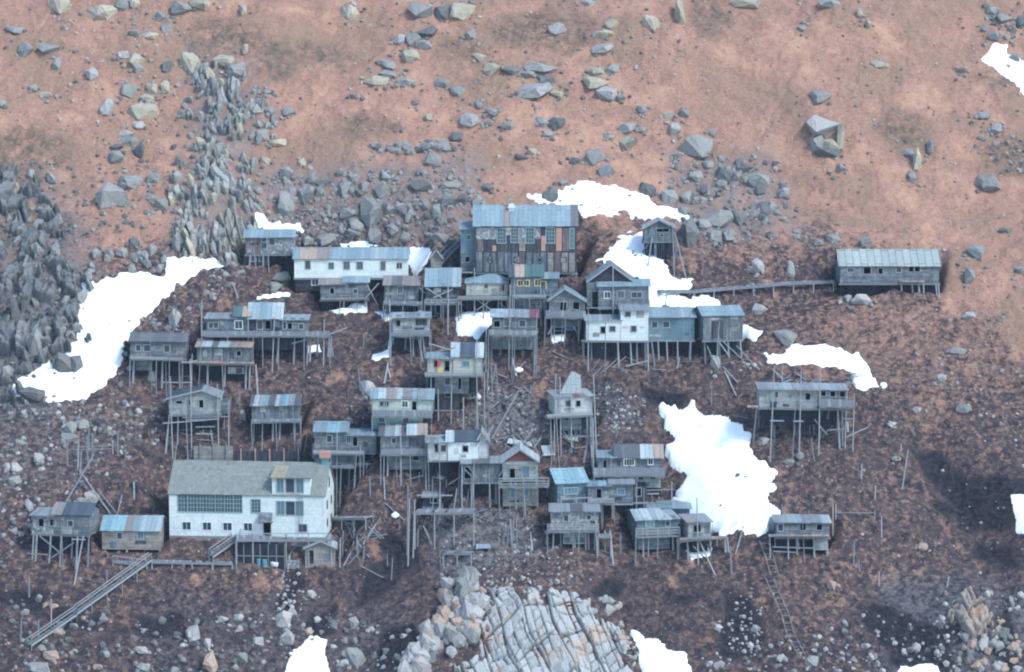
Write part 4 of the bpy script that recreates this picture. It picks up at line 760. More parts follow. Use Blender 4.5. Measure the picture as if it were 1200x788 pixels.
def fastmesh(name, vs, fs, mats, smooth=True):
    me = bpy.data.meshes.new(name); me.vertices.add(len(vs)); me.vertices.foreach_set('co', np.asarray(vs, np.float32).ravel())
    me.loops.add(fs.size); me.loops.foreach_set('vertex_index', fs.ravel().astype(np.int32)); me.polygons.add(len(fs))
    me.polygons.foreach_set('loop_start', np.arange(0, fs.size, fs.shape[1], dtype=np.int32)); me.polygons.foreach_set('loop_total', np.full(len(fs), fs.shape[1], np.int32))
    me.update(calc_edges=True); me.validate()
    for m in mats: me.materials.append(m)
    if smooth: me.polygons.foreach_set('use_smooth', [True]*len(me.polygons))
    o = bpy.data.objects.new(name, me); COL.objects.link(o); return o
g = fastmesh('hillside', vs, fs, [M['ground']])
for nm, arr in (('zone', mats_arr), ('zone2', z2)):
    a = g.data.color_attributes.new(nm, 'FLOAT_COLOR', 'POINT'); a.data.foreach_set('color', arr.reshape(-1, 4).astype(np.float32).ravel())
tag(g, 'steep hillside of reddish dry grass above and brown tundra below', None, None, 'structure')
# ---------------------------------------------------------------- snow
SNOW = [
 ([(298, 247), (310, 250), (318, 260), (352, 262), (358, 272), (300, 272)], 'small snow patch behind the roof of the topmost left cabin'),
 ([(15, 447), (45, 432), (70, 418), (92, 395), (88, 372), (98, 352), (95, 332), (150, 320), (192, 322), (194, 304), (240, 303), (272, 308), (235, 320), (205, 338), (190, 352), (165, 375), (150, 395), (142, 425), (125, 452), (100, 466), (70, 473), (45, 471), (14, 468)], 'largest left snowfield sloping down past the boulders'),
 ([(614, 226), (635, 228), (675, 215), (735, 220), (762, 236), (790, 246), (808, 254), (800, 262), (775, 255), (755, 260), (735, 250), (712, 255), (680, 252), (670, 242), (625, 241)], 'snow patch right above the church roof'),
 ([(700, 305), (716, 290), (728, 276), (750, 272), (752, 290), (775, 300), (790, 322), (818, 332), (812, 342), (770, 345), (835, 352), (845, 362), (760, 362), (755, 330), (730, 322), (712, 312)], 'broad snow patch behind the dark-gabled house'),
 ([(468, 290), (500, 289), (508, 296), (498, 310), (486, 328), (478, 312)], 'small snow patch at the right end of the long white house'),
 ([(395, 284), (430, 282), (450, 291), (400, 293)], 'thin snow strip behind the roof of the long white house'),
 ([(532, 366), (575, 364), (580, 378), (560, 396), (534, 396)], 'snow patch under the small cream cabin'),
 ([(892, 413), (918, 412), (932, 402), (945, 405), (985, 407), (1005, 418), (1022, 440), (1038, 452), (1000, 455), (992, 448), (1008, 444), (990, 432), (960, 430), (920, 428), (898, 427)], 'curved snow patch above the isolated long cabin'),
 ([(773, 476), (800, 477), (812, 471), (825, 484), (850, 486), (868, 496), (880, 505), (878, 525), (895, 545), (910, 555), (900, 560), (912, 572), (900, 582), (915, 600), (917, 628), (800, 626), (788, 600), (796, 590), (790, 575), (803, 560), (782, 543), (780, 532), (790, 515), (778, 500)], 'big bright snowfield right of the lower houses'),
 ([(870, 380), (880, 382), (895, 388), (885, 400), (870, 398)], 'scrap of snow at the right end of the middle row'),
 ([(335, 785), (340, 765), (365, 745), (385, 748), (380, 765), (390, 800), (330, 800)], 'snow patch at the bottom edge left of the pale outcrop'),
 ([(742, 744), (775, 752), (800, 768), (825, 800), (755, 800)], 'snow wedge against the right side of the pale outcrop'),
 ([(1148, 70), (1166, 50), (1180, 52), (1182, 62), (1205, 72), (1205, 116), (1185, 95), (1165, 82)], 'snow patch at the upper right edge'),
 ([(1184, 580), (1205, 578), (1205, 628), (1190, 624), (1188, 600)], 'snow scrap at the right edge beside the dark gully'),
 ([(1055, 780), (1100, 779), (1105, 800), (1050, 800)], 'snow scrap at the bottom right edge'),
 ([(436, 420), (452, 408), (456, 398), (462, 402), (458, 418), (440, 424)], 'small forked snow scrap left of the middle posts'),
 ([(300, 346), (320, 342), (342, 343), (340, 348), (300, 353)], 'thin snow strip above the three-part grey house'),
 ([(383, 356), (430, 355), (430, 366), (400, 369), (384, 366)], 'snow lying under the sagging deck'),
 ([(440, 366), (490, 358), (502, 372), (450, 376)], 'snow lying under the boxy rusty-roofed cabin'),
 ([(352, 406), (375, 404), (376, 413), (356, 414)], 'snow scrap under the right wing of the three-part house'),
 ([(646, 392), (665, 390), (660, 400), (648, 401)], 'snow scrap under the small front-gabled cabin'),
 ([(800, 645), (836, 643), (832, 652), (810, 656)], 'snow scrap under the box cabin platform'),
 ([(765, 285), (780, 284), (778, 298), (764, 300)], 'snow scrap under the lone hut')]
sm = GZ.copy()
for _ in range(14): sm[1:-1, 1:-1] = (sm[1:-1, 1:-1]*2+sm[:-2, 1:-1]+sm[2:, 1:-1]+sm[1:-1, :-2]+sm[1:-1, 2:])/6
sm2 = sm.copy()
for _ in range(220): sm2[1:-1, 1:-1] = (sm2[1:-1, 1:-1]*2+sm2[:-2, 1:-1]+sm2[2:, 1:-1]+sm2[1:-1, :-2]+sm2[1:-1, 2:])/6
jn = 4.5*fbm(GX, GY, 2.2, 3, 51)+3.0*gnoise(GX/.8, GY/.8, 57)
SNOWMASK = np.zeros(GX.shape, bool)
for poly, lab in SNOW:
    P_ = np.array(poly); bx = (PX > P_[:, 0].min()-14) & (PX < P_[:, 0].max()+14) & (PY > P_[:, 1].min()-14) & (PY < P_[:, 1].max()+14)
    big = (P_[:, 0].max()-P_[:, 0].min())*(P_[:, 1].max()-P_[:, 1].min()) > 4000
    s_ = np.full(GX.shape, -99.0); s_[bx] = sdist(PX[bx], PY[bx], poly)+jn[bx]*(1.0 if big else .45)
    SNOWMASK |= s_ > 0
    keep = s_ > -5; off = np.where(s_ > 0, .16*(1-np.exp(-s_/4.0)), s_*.14)
    q = keep[:-1, :-1] & keep[:-1, 1:] & keep[1:, 1:] & keep[1:, :-1]
    if q.sum() < 4: continue
    zz = np.where(s_ > 0, np.maximum((sm2 if big else sm)+off+(np.minimum(.2, s_*.02) if big else 0), GZ+off*.35), GZ+off)
    f = np.stack([idx[:-1, :-1][q], idx[:-1, 1:][q], idx[1:, 1:][q], idx[1:, :-1][q]], -1); u, inv = np.unique(f, return_inverse=True)
    v_ = np.stack([GX.ravel()[u], GY.ravel()[u], zz.ravel()[u]], -1); c = v_.mean(0)
    o = fastmesh('snow_patch', v_-c, inv.reshape(f.shape), [M['snow']]); o.location = c; tag(o, lab, 'snow patch', 'snow patches left on the hillside')
# ---------------------------------------------------------------- rocks
PROTO = []; PROTOL = []
for k in range(30):
    bm = bmesh.new(); rr = random.Random(k+100); pw = rr.uniform(2.2, 6); n = rr.randint(11, 18)
    for i in range(n):
        t = math.acos(1-2*(i+.5)/n); ph = i*2.39996+rr.uniform(-.6, .6); t += rr.uniform(-.3, .3)
        v = np.array([math.sin(t)*math.cos(ph), math.sin(t)*math.sin(ph), math.cos(t)]); v = v/(np.abs(v)**pw).sum()**(1/pw)
        bm.verts.new(v*rr.uniform(.72, 1.08))
    r_ = bmesh.ops.convex_hull(bm, input=bm.verts); bmesh.ops.delete(bm, geom=list(set(r_['geom_interior']+r_['geom_unused'])), context='VERTS')
    bmesh.ops.dissolve_limit(bm, angle_limit=R(14), verts=bm.verts, edges=bm.edges)
    bmesh.ops.bevel(bm, geom=list(bm.edges), offset=.025, segments=1, affect='EDGES', clamp_overlap=True)
    bm.verts.index_update(); PL_ = (np.array([v.co[:] for v in bm.verts]), [[v.index for v in f.verts] for f in bm.faces])
    bmesh.ops.triangulate(bm, faces=bm.faces); bmesh.ops.subdivide_edges(bm, edges=[e for e in bm.edges if e.calc_length() > .45], cuts=2, use_grid_fill=True); bmesh.ops.triangulate(bm, faces=bm.faces)
    for v in bm.verts: v.co *= 1+rr.gauss(0, .028)
    rot = Matrix.Rotation(rr.uniform(-3, 3), 3, 'Z') @ Matrix.Rotation(rr.uniform(-.45, .45), 3, 'Y') @ Matrix.Rotation(rr.uniform(-.4, .4), 3, 'X')
    bm.verts.index_update(); V = np.array([rot @ v.co for v in bm.verts]); V = (V-(V.max(0)+V.min(0))/2)/((V.max(0)-V.min(0))/2)
    Vl = PL_[0] @ np.array(rot).T; Vl = (Vl-(Vl.max(0)+Vl.min(0))/2)/((Vl.max(0)-Vl.min(0))/2); PROTOL.append((Vl, PL_[1]))
    PROTO.append((V, [[v.index for v in f.verts] for f in bm.faces])); bm.free()
def rockverts(k, wx, wy, wz, lean=0, flip=False, low=False):
    PR = PROTOL if low else PROTO; V = PR[k % len(PR)][0]*np.array([wx/2*(-1 if flip else 1), wy/2, wz/2])
    c, s = math.cos(lean), math.sin(lean); V = V @ np.array([[c, 0, s], [0, 1, 0], [-s, 0, c]]); F = PR[k % len(PR)][1]
    if flip: F = [f[::-1] for f in F]
    return V, F
RK = {'b': 'rk_b', 'd': 'rk_d', 'y': 'rk_y', 'p': 'rk_p', 'o': 'rk_o'}
def boulder(px, py, w_, h_, tone, label, group=None, lean=0, k=None, cat='boulder', name='boulder'):
    x, y, z = hit(px, py+h_*.25); s = mpp(y); k = random.randrange(99) if k is None else k
    wx, wz = w_*s*1.06, h_*s*1.2; wy = (wx+wz)*.5*random.uniform(.8, 1.1); V, F = rockverts(k, wx, wy, wz, lean, random.random() < .5)
    mb = MB(); mb.add(V, F, RK[tone]); o = mb.build(name); o.location = (x, y+wy*.1, z+wz*.12); tag(o, label, cat, group); return o
NB = [(70, 4, 28, 22, 'y', 'big olive-grey boulder cut off by the top edge, upper left'), (20, 36, 30, 10, 'b', 'low flat grey slab nearest the top left corner'), (30, 57, 18, 18, 'b', 'grey boulder just below the flat slab at the top left'),
 (57, 57, 26, 15, 'b', 'tilted grey boulder with a dark underside, left of the pale pair in the upper left'), (66, 76, 11, 16, 'b', None), (120, 14, 34, 17, 'y', 'lichen-yellow flat boulder at the top edge left of the ridge'), (142, 5, 20, 16, 'b', None), (158, 4, 12, 12, 'y', None), (213, 10, 24, 18, 'b', 'rounded grey boulder at the top edge above the rock ridge'), (235, 5, 26, 12, 'y', None),
 (195, 33, 16, 12, 'b', None), (175, 42, 22, 8, 'y', None), (157, 38, 14, 8, 'b', None), (189, 20, 12, 14, 'b', None), (160, 70, 22, 15, 'y', 'right one of two pale lichened boulders side by side, upper left'), (144, 64, 16, 9, 'p', None), (162, 80, 14, 9, 'b', None), (108, 87, 15, 15, 'p', 'lone pale square boulder on the grass, upper left'),
 (195, 78, 14, 14, 'd', None), (151, 105, 24, 16, 'b', 'grey slab above the yellow pointed boulder'), (178, 103, 13, 14, 'y', None), (193, 102, 14, 16, 'y', None), (172, 116, 17, 12, 'y', None), (168, 130, 38, 20, 'y', 'wide yellowish pointed boulder, largest in the upper left cluster'), (124, 126, 19, 20, 'p', 'whitish angular boulder left of the yellow pointed one'),
 (162, 147, 18, 11, 'p', None), (148, 157, 18, 9, 'p', None), (152, 166, 22, 13, 'b', None), (136, 173, 20, 9, 'd', None), (136, 184, 17, 17, 'b', None), (163, 175, 11, 20, 'd', None), (223, 73, 26, 25, 'y', 'olive boulder leaning beside the top of the rock ridge'), (38, 103, 12, 9, 'b', None), (54, 112, 16, 8, 'y', None), (4, 121, 8, 8, 'p', None),
 (133, 229, 38, 33, 'b', 'huge square blue-grey boulder standing alone on the left grass'), (153, 214, 30, 20, 'b', 'broad boulder just behind the huge square one'), (180, 208, 16, 13, 'b', None), (189, 239, 18, 14, 'b', None), (14, 220, 18, 20, 'y', 'pale yellow wedge boulder at the left edge'), (177, 232, 12, 10, 'b', None), (285, 12, 9, 14, 'y', None), (36, 205, 9, 13, 'b', None), (287, 58, 8, 14, 'y', None),
 (262, 72, 26, 16, 'y', 'pale yellowish slab crowning the rock ridge'), (277, 82, 24, 18, 'b', None), (335, 132, 16, 12, 'b', None), (303, 108, 10, 7, 'b', None), (314, 108, 10, 7, 'b', None), (300, 128, 22, 16, 'b', None), (306, 158, 20, 16, 'b', None), (325, 167, 20, 8, 'y', None), (311, 189, 14, 11, 'y', None), (354, 191, 10, 10, 'y', None), (336, 202, 16, 14, 'b', None),
 (410, 16, 20, 22, 'y', 'pale lichened boulder alone near the top, left of the top centre pile'), (414, 5, 8, 8, 'y', None), (493, 12, 28, 24, 'b', 'largest boulder of the top centre pile'), (518, 14, 18, 18, 'd', None), (540, 12, 36, 20, 'y', 'wide pale boulder at the right of the top centre pile'), (500, 38, 26, 14, 'd', None), (485, 46, 18, 16, 'b', None), (497, 53, 20, 12, 'b', None), (468, 47, 12, 14, 'p', None), (480, 66, 22, 16, 'y', None),
 (455, 76, 22, 12, 'b', None), (453, 88, 26, 12, 'b', None), (440, 96, 28, 15, 'y', 'pale oval boulder lowest of three below the top centre pile'), (476, 96, 22, 10, 'b', None), (518, 98, 20, 12, 'b', None), (537, 107, 16, 13, 'b', None), (552, 41, 13, 12, 'b', None), (561, 67, 16, 8, 'y', None), (576, 80, 20, 14, 'y', None), (600, 82, 22, 10, 'd', None), (632, 80, 44, 13, 'b', 'long flat slab above the wide pale boulder near the top centre'), (620, 87, 18, 10, 'b', None), (640, 93, 26, 10, 'd', None),
 (625, 107, 46, 18, 'p', 'wide pale boulder, biggest on the grass above the church'), (652, 110, 16, 8, 'y', None), (697, 98, 30, 15, 'y', 'pale boulder above the tilted one, right of top centre'), (700, 83, 20, 10, 'y', None), (717, 82, 18, 12, 'b', None), (711, 110, 26, 17, 'p', 'tilted pale boulder right of the wide one above the church'), (728, 115, 12, 10, 'b', None), (654, 33, 20, 13, 'p', None), (706, 57, 28, 11, 'p', 'flat lens-shaped pale boulder at top right of centre'), (707, 40, 24, 10, 'y', None), (718, 28, 16, 11, 'y', None), (763, 26, 20, 18, 'y', 'two-toned grey and yellow boulder near the top'), (797, 16, 12, 36, 'y', 'tall narrow upright yellowish slab at the top edge'), (689, 4, 16, 9, 'b', None),
 (550, 141, 24, 17, 'p', 'cracked round boulder above the stone row'), (576, 131, 18, 9, 'b', None), (572, 144, 12, 8, 'b', None), (595, 148, 16, 9, 'b', None), (562, 122, 10, 10, 'b', None), (506, 187, 26, 18, 'b', 'angular boulder just below the row of stones'), (533, 161, 17, 13, 'd', None), (503, 137, 10, 8, 'y', None), (487, 121, 10, 7, 'd', None), (414, 113, 10, 6, 'd', None), (455, 206, 15, 14, 'b', None), (635, 143, 16, 11, 'b', None), (652, 144, 22, 13, 'd', 'dark cracked boulder on the grass above the upper snow patch'), (643, 157, 13, 9, 'b', None),
 (735, 151, 22, 15, 'b', 'grey boulder resting against the pale oval one'), (737, 168, 25, 18, 'y', 'pale yellow oval boulder right of centre on the upper grass'), (697, 183, 24, 18, 'b', 'rounded grey boulder halfway above the upper snow patch'), (711, 200, 20, 15, 'b', None), (674, 188, 13, 8, 'd', None), (623, 178, 13, 9, 'y', None), (611, 184, 16, 6, 'd', None), (790, 151, 16, 13, 'p', None), (802, 132, 15, 8, 'b', None), (784, 135, 12, 9, 'y', None), (752, 128, 12, 10, 'b', None), (815, 170, 36, 26, 'b', 'large wedge-shaped boulder right of centre on the upper grass'), (793, 181, 18, 7, 'b', None), (834, 156, 10, 9, 'b', None), (752, 152, 14, 7, 'b', None), (714, 161, 14, 6, 'b', None),
 (359, 229, 20, 28, 'b', None), (336, 240, 20, 32, 'b', 'tall split slab beside the small snow patch above the topmost cabin'), (340, 228, 16, 16, 'b', None), (435, 245, 26, 33, 'b', 'big upright rectangular slab in the rubble field'), (404, 222, 15, 20, 'b', None), (448, 222, 16, 16, 'b', None), (427, 219, 12, 14, 'b', None), (494, 217, 26, 12, 'd', None), (527, 217, 26, 9, 'b', None), (478, 253, 9, 18, 'b', None), (409, 250, 22, 14, 'b', None), (456, 246, 16, 12, 'b', None), (383, 281, 30, 14, 'b', 'long boulder just above the roof of the long white house'), (362, 282, 14, 12, 'b', None), (515, 278, 22, 10, 'b', None), (474, 277, 16, 13, 'b', None), (454, 205, 14, 12, 'd', None), (380, 214, 18, 6, 'd', None), (412, 272, 18, 10, 'b', None), (500, 240, 12, 13, 'b', None), (511, 246, 14, 16, 'b', None), (525, 235, 22, 14, 'd', None), (571, 220, 16, 11, 'd', None), (482, 250, 8, 10, 'b', None),
 (643, 229, 21, 18, 'd', 'round boulder sitting in the snow just above the church roof'), (661, 214, 12, 8, 'b', None), (785, 232, 20, 20, 'b', None), (758, 222, 22, 16, 'd', None), (840, 256, 38, 20, 'b', 'long whitish-grey boulder right of the lone hut'), (808, 272, 26, 34, 'd', 'tall dark boulder right behind the lone hut'), (866, 256, 20, 16, 'd', None), (888, 212, 26, 18, 'b', 'triangular boulder in the right rubble'), (849, 205, 22, 18, 'd', None), (846, 215, 14, 10, 'b', None), (816, 206, 18, 12, 'b', None), (873, 196, 18, 9, 'd', None), (838, 276, 20, 14, 'b', None), (825, 235, 10, 9, 'b', None), (895, 245, 18, 18, 'd', None), (830, 193, 14, 12, 'b', None),
 (873, 3, 34, 13, 'y', 'pale boulder cut by the top edge, right of centre'), (973, 4, 28, 11, 'b', None), (1030, 75, 19, 9, 'y', 'small pale oval boulder alone high on the right'), (1018, 29, 9, 13, 'y', None), (1007, 15, 9, 12, 'y', None), (939, 33, 11, 9, 'b', None), (962, 114, 26, 16, 'b', 'capping stone of the tall split boulder stack on the right'), (964, 148, 38, 28, 'p', 'large upper block of the split boulder stack on the right'), (958, 168, 18, 18, 'b', None), (974, 172, 20, 18, 'y', None), (985, 161, 9, 34, 'y', 'narrow upright slab on the right flank of the split stack'), (968, 178, 34, 10, 'd', None), (985, 197, 12, 12, 'b', None),
 (1065, 180, 16, 12, 'b', None), (1075, 187, 10, 30, 'y', 'slanting yellowish slab right of the split stack'), (1068, 208, 12, 12, 'b', None), (1090, 172, 8, 18, 'b', None), (1159, 213, 34, 20, 'b', 'broad grey boulder near the right edge of the upper grass'), (1166, 152, 18, 12, 'b', None), (1150, 136, 18, 10, 'b', None), (1163, 42, 14, 12, 'b', None), (1177, 22, 18, 14, 'b', None), (1195, 26, 14, 16, 'd', None), (1162, 12, 14, 10, 'b', None), (1190, 68, 14, 10, 'b', None), (1127, 83, 9, 7, 'd', None),
 (1144, 296, 23, 18, 'b', 'squarish boulder right of the long shed'), (1137, 324, 14, 22, 'b', None), (1136, 370, 17, 10, 'p', None), (1120, 411, 30, 10, 'b', 'flat slab below and right of the long shed'), (1104, 443, 13, 10, 'p', None), (1129, 479, 20, 11, 'b', 'oval boulder in a dark hollow on the right'), (1195, 316, 14, 10, 'b', None), (1175, 270, 14, 7, 'd', None), (926, 315, 12, 22, 'p', None), (888, 312, 16, 20, 'p', 'leaning square block above the walkway'), (1010, 351, 24, 14, 'p', 'pale boulder under the long shed'), (994, 350, 9, 9, 'p', None), (890, 362, 18, 12, 'p', None), (920, 397, 28, 20, 'b', 'grey boulder at the top edge of the curved snow patch'), (976, 280, 18, 12, 'b', None), (1015, 283, 14, 12, 'b', None), (960, 285, 12, 10, 'b', None), (1075, 480, 10, 6, 'p', None), (880, 315, 10, 8, 'b', None),
 (72, 425, 25, 27, 'd', 'larger of two dark boulders standing in the left snowfield'), (90, 428, 14, 24, 'd', 'narrow dark boulder beside the larger one in the left snowfield'), (30, 431, 16, 16, 'd', None), (38, 462, 32, 16, 'd', 'flat-topped dark boulder at the foot of the left snowfield'), (40, 402, 20, 38, 'b', 'tall slab left of the snowfield boulders'), (18, 364, 12, 44, 'd', 'very tall narrow slab at the far left'), (431, 455, 18, 20, 'p', 'pale angular boulder above the pale green house'), (96, 498, 20, 15, 'b', 'rounded boulder below the left snowfield'), (83, 500, 14, 14, 'b', None), (84, 512, 24, 9, 'b', None),
 (22, 519, 15, 8, 'b', None), (8, 549, 8, 15, 'p', None), (20, 549, 13, 14, 'p', None), (46, 538, 14, 13, 'p', None), (16, 563, 18, 12, 'b', None), (35, 592, 9, 16, 'p', None), (107, 583, 18, 16, 'p', 'pale boulder just behind the far lower left cabin'), (95, 587, 20, 8, 'b', None), (330, 325, 20, 12, 'b', 'oval boulder beside the foot of the topmost left cabin'), (322, 337, 16, 13, 'b', None), (204, 372, 14, 18, 'p', None), (178, 440, 10, 14, 'p', None), (354, 395, 8, 8, 'p', None), (284, 486, 8, 12, 'p', None), (256, 398, 12, 10, 'b', None),
 (226, 742, 18, 18, 'p', 'squarish pale boulder in the dark rubble, lower left'), (333, 725, 20, 20, 'p', 'upper one of two pale boulders left of the bottom snow patch'), (336, 747, 18, 18, 'p', 'lower one of two pale boulders left of the bottom snow patch'), (247, 776, 16, 26, 'o', 'orange-tinted upright boulder at the bottom edge'), (243, 754, 9, 12, 'p', None), (166, 762, 18, 8, 'p', None), (168, 782, 18, 9, 'b', None), (303, 751, 14, 9, 'p', None), (361, 740, 10, 9, 'o', None), (60, 768, 22, 10, 'o', 'flat orange rock ledge at the foot of the stairs'), (45, 782, 30, 10, 'b', None), (262, 726, 13, 9, 'p', None), (365, 696, 12, 9, 'p', None), (205, 785, 14, 8, 'b', None), (416, 770, 26, 24, 'b', None), (284, 770, 14, 12, 'b', None), (415, 730, 12, 14, 'b', None),
 (1073, 758, 14, 12, 'p', None), (1098, 765, 7, 9, 'p', None), (1021, 770, 7, 11, 'p', None), (1185, 706, 8, 16, 'b', None), (843, 735, 9, 7, 'p', None), (885, 737, 8, 10, 'p', None), (1104, 725, 8, 8, 'p', None), (843, 779, 14, 8, 'p', None), (915, 771, 12, 8, 'p', None), (950, 776, 18, 14, 'b', None), (1080, 640, 18, 10, 'o', 'orange-tinted flat boulder on the lower right slope'), (974, 685, 12, 10, 'o', None), (1000, 443, 8, 10, 'p', None), (938, 535, 12, 8, 'b', None), (896, 517, 12, 9, 'p', 'oval pale boulder under the left poles of the isolated long cabin'), (838, 425, 12, 18, 'p', None), (876, 428, 7, 6, 'p', None), (884, 428, 7, 6, 'p', None), (1048, 538, 7, 7, 'b', None), (926, 542, 14, 8, 'b', None), (1045, 497, 12, 6, 'p', 'pale stone capping a small hollow right of the isolated long cabin')]
def zone_of(px, py):
    if py > 470: return 'lower left slope' if px < 480 else ('lower right slope' if px > 780 else 'lower middle slope')
    if py > 290: return 'left flank of the village' if px < 480 else ('right flank of the village' if px > 780 else 'middle of the village')
    if py > 195: return 'rubble field above the left houses' if px < 600 else 'rubble above the right houses'
    return 'upper left grass' if px < 400 else ('upper right grass' if px > 780 else 'upper middle grass')
TN = {'b': 'grey', 'd': 'dark grey', 'y': 'lichen-yellow', 'p': 'pale', 'o': 'orange-tinted'}
def auto(px, py, w_, h_, tone):
    shp = 'tall' if h_ > w_*1.25 else ('flat' if w_ > h_*1.6 else 'blocky'); sz = 'large' if w_*h_ > 330 else ('mid-sized' if w_*h_ > 160 else 'small'); z = zone_of(px, py)
    return f'{sz} {shp} {TN[tone]} boulder, {z}', f'{sz} {shp} {TN[tone]} boulders, {z}'
nb = 0
for (px, py, w_, h_, tone, lab) in NB:
    if lab is None: lab, gp = auto(px, py, w_, h_, tone)
    else: gp = None
    boulder(px, py, w_, h_, tone, lab, gp, lean=random.uniform(-.25, .25)); nb += 1
mbg = MB()
for (px, py, w_, h_, tone, lab) in NB:
    for _ in range(random.randint(3, 9)):
        qx = px+random.gauss(0, w_*.6); qy = py+random.gauss(h_*.35, h_*.45); x, y, z = hit(qx, qy); s = mpp(y); ww = random.uniform(2, 6.5)*s; hh = ww*random.uniform(.6, 1.2)
        V, F = rockverts(random.randrange(99), ww, ww, hh, random.uniform(-.5, .5), False, True); mbg.add(V+np.array([x, y, z+hh*.05]), F, RK[random.choice('bbdd'+tone)])
o = mbg.build('rock_chips'); recenter(o); tag(o, 'small broken stones lying around the bigger boulders', None, None, 'stuff')
def inpoly(px, py, poly): return sdist(np.array([px]), np.array([py]), poly)[0] > 0
def scatter(poly, n):
    P_ = np.array(poly); out = []
    while len(out) < n:
        x = random.uniform(P_[:, 0].min(), P_[:, 0].max()); y = random.uniform(P_[:, 1].min(), P_[:, 1].max())
        if inpoly(x, y, poly): out.append((x, y))
    return out
def snowy(x, y):
    i = min(max(int(np.searchsorted(XS, x))-1, 0), len(XS)-2); j = min(max(int(np.searchsorted(YS, y))-1, 0), len(YS)-2); return SNOWMASK[j, i]
def mass(name, label, polys, cat=None, kind=None, group=None, protr=.3, ydep=1.0):
    mb = MB()
    for poly, n, (w0, w1), (h0, h1), lean, tones, pl in polys:
        for (px, py) in scatter(poly, n):
            x, y, z = hit(px, py); s = mpp(y)
            if snowy(x, y): continue
            u = random.random()**1.6; wx = (w0+(w1-w0)*u)*s; wz = (h0+(h1-h0)*u*random.uniform(.8, 1.1))*s; wy = (wx+wz)*.45*ydep
            V, F = rockverts(random.randrange(99), wx, wy, wz, random.gauss(lean, pl), random.random() < .5, wx < 1.1)
            ph = random.uniform(-.6, .6); c, s2 = math.cos(ph), math.sin(ph)
            V = V @ np.array([[c, s2, 0], [-s2, c, 0], [0, 0, 1]]); mb.add(V+np.array([x, y+wy*.1, z+wz*(protr-.15)]), F, RK[random.choice(tones)])
    o = mb.build(name); recenter(o); tag(o, label, cat, group, kind); return o

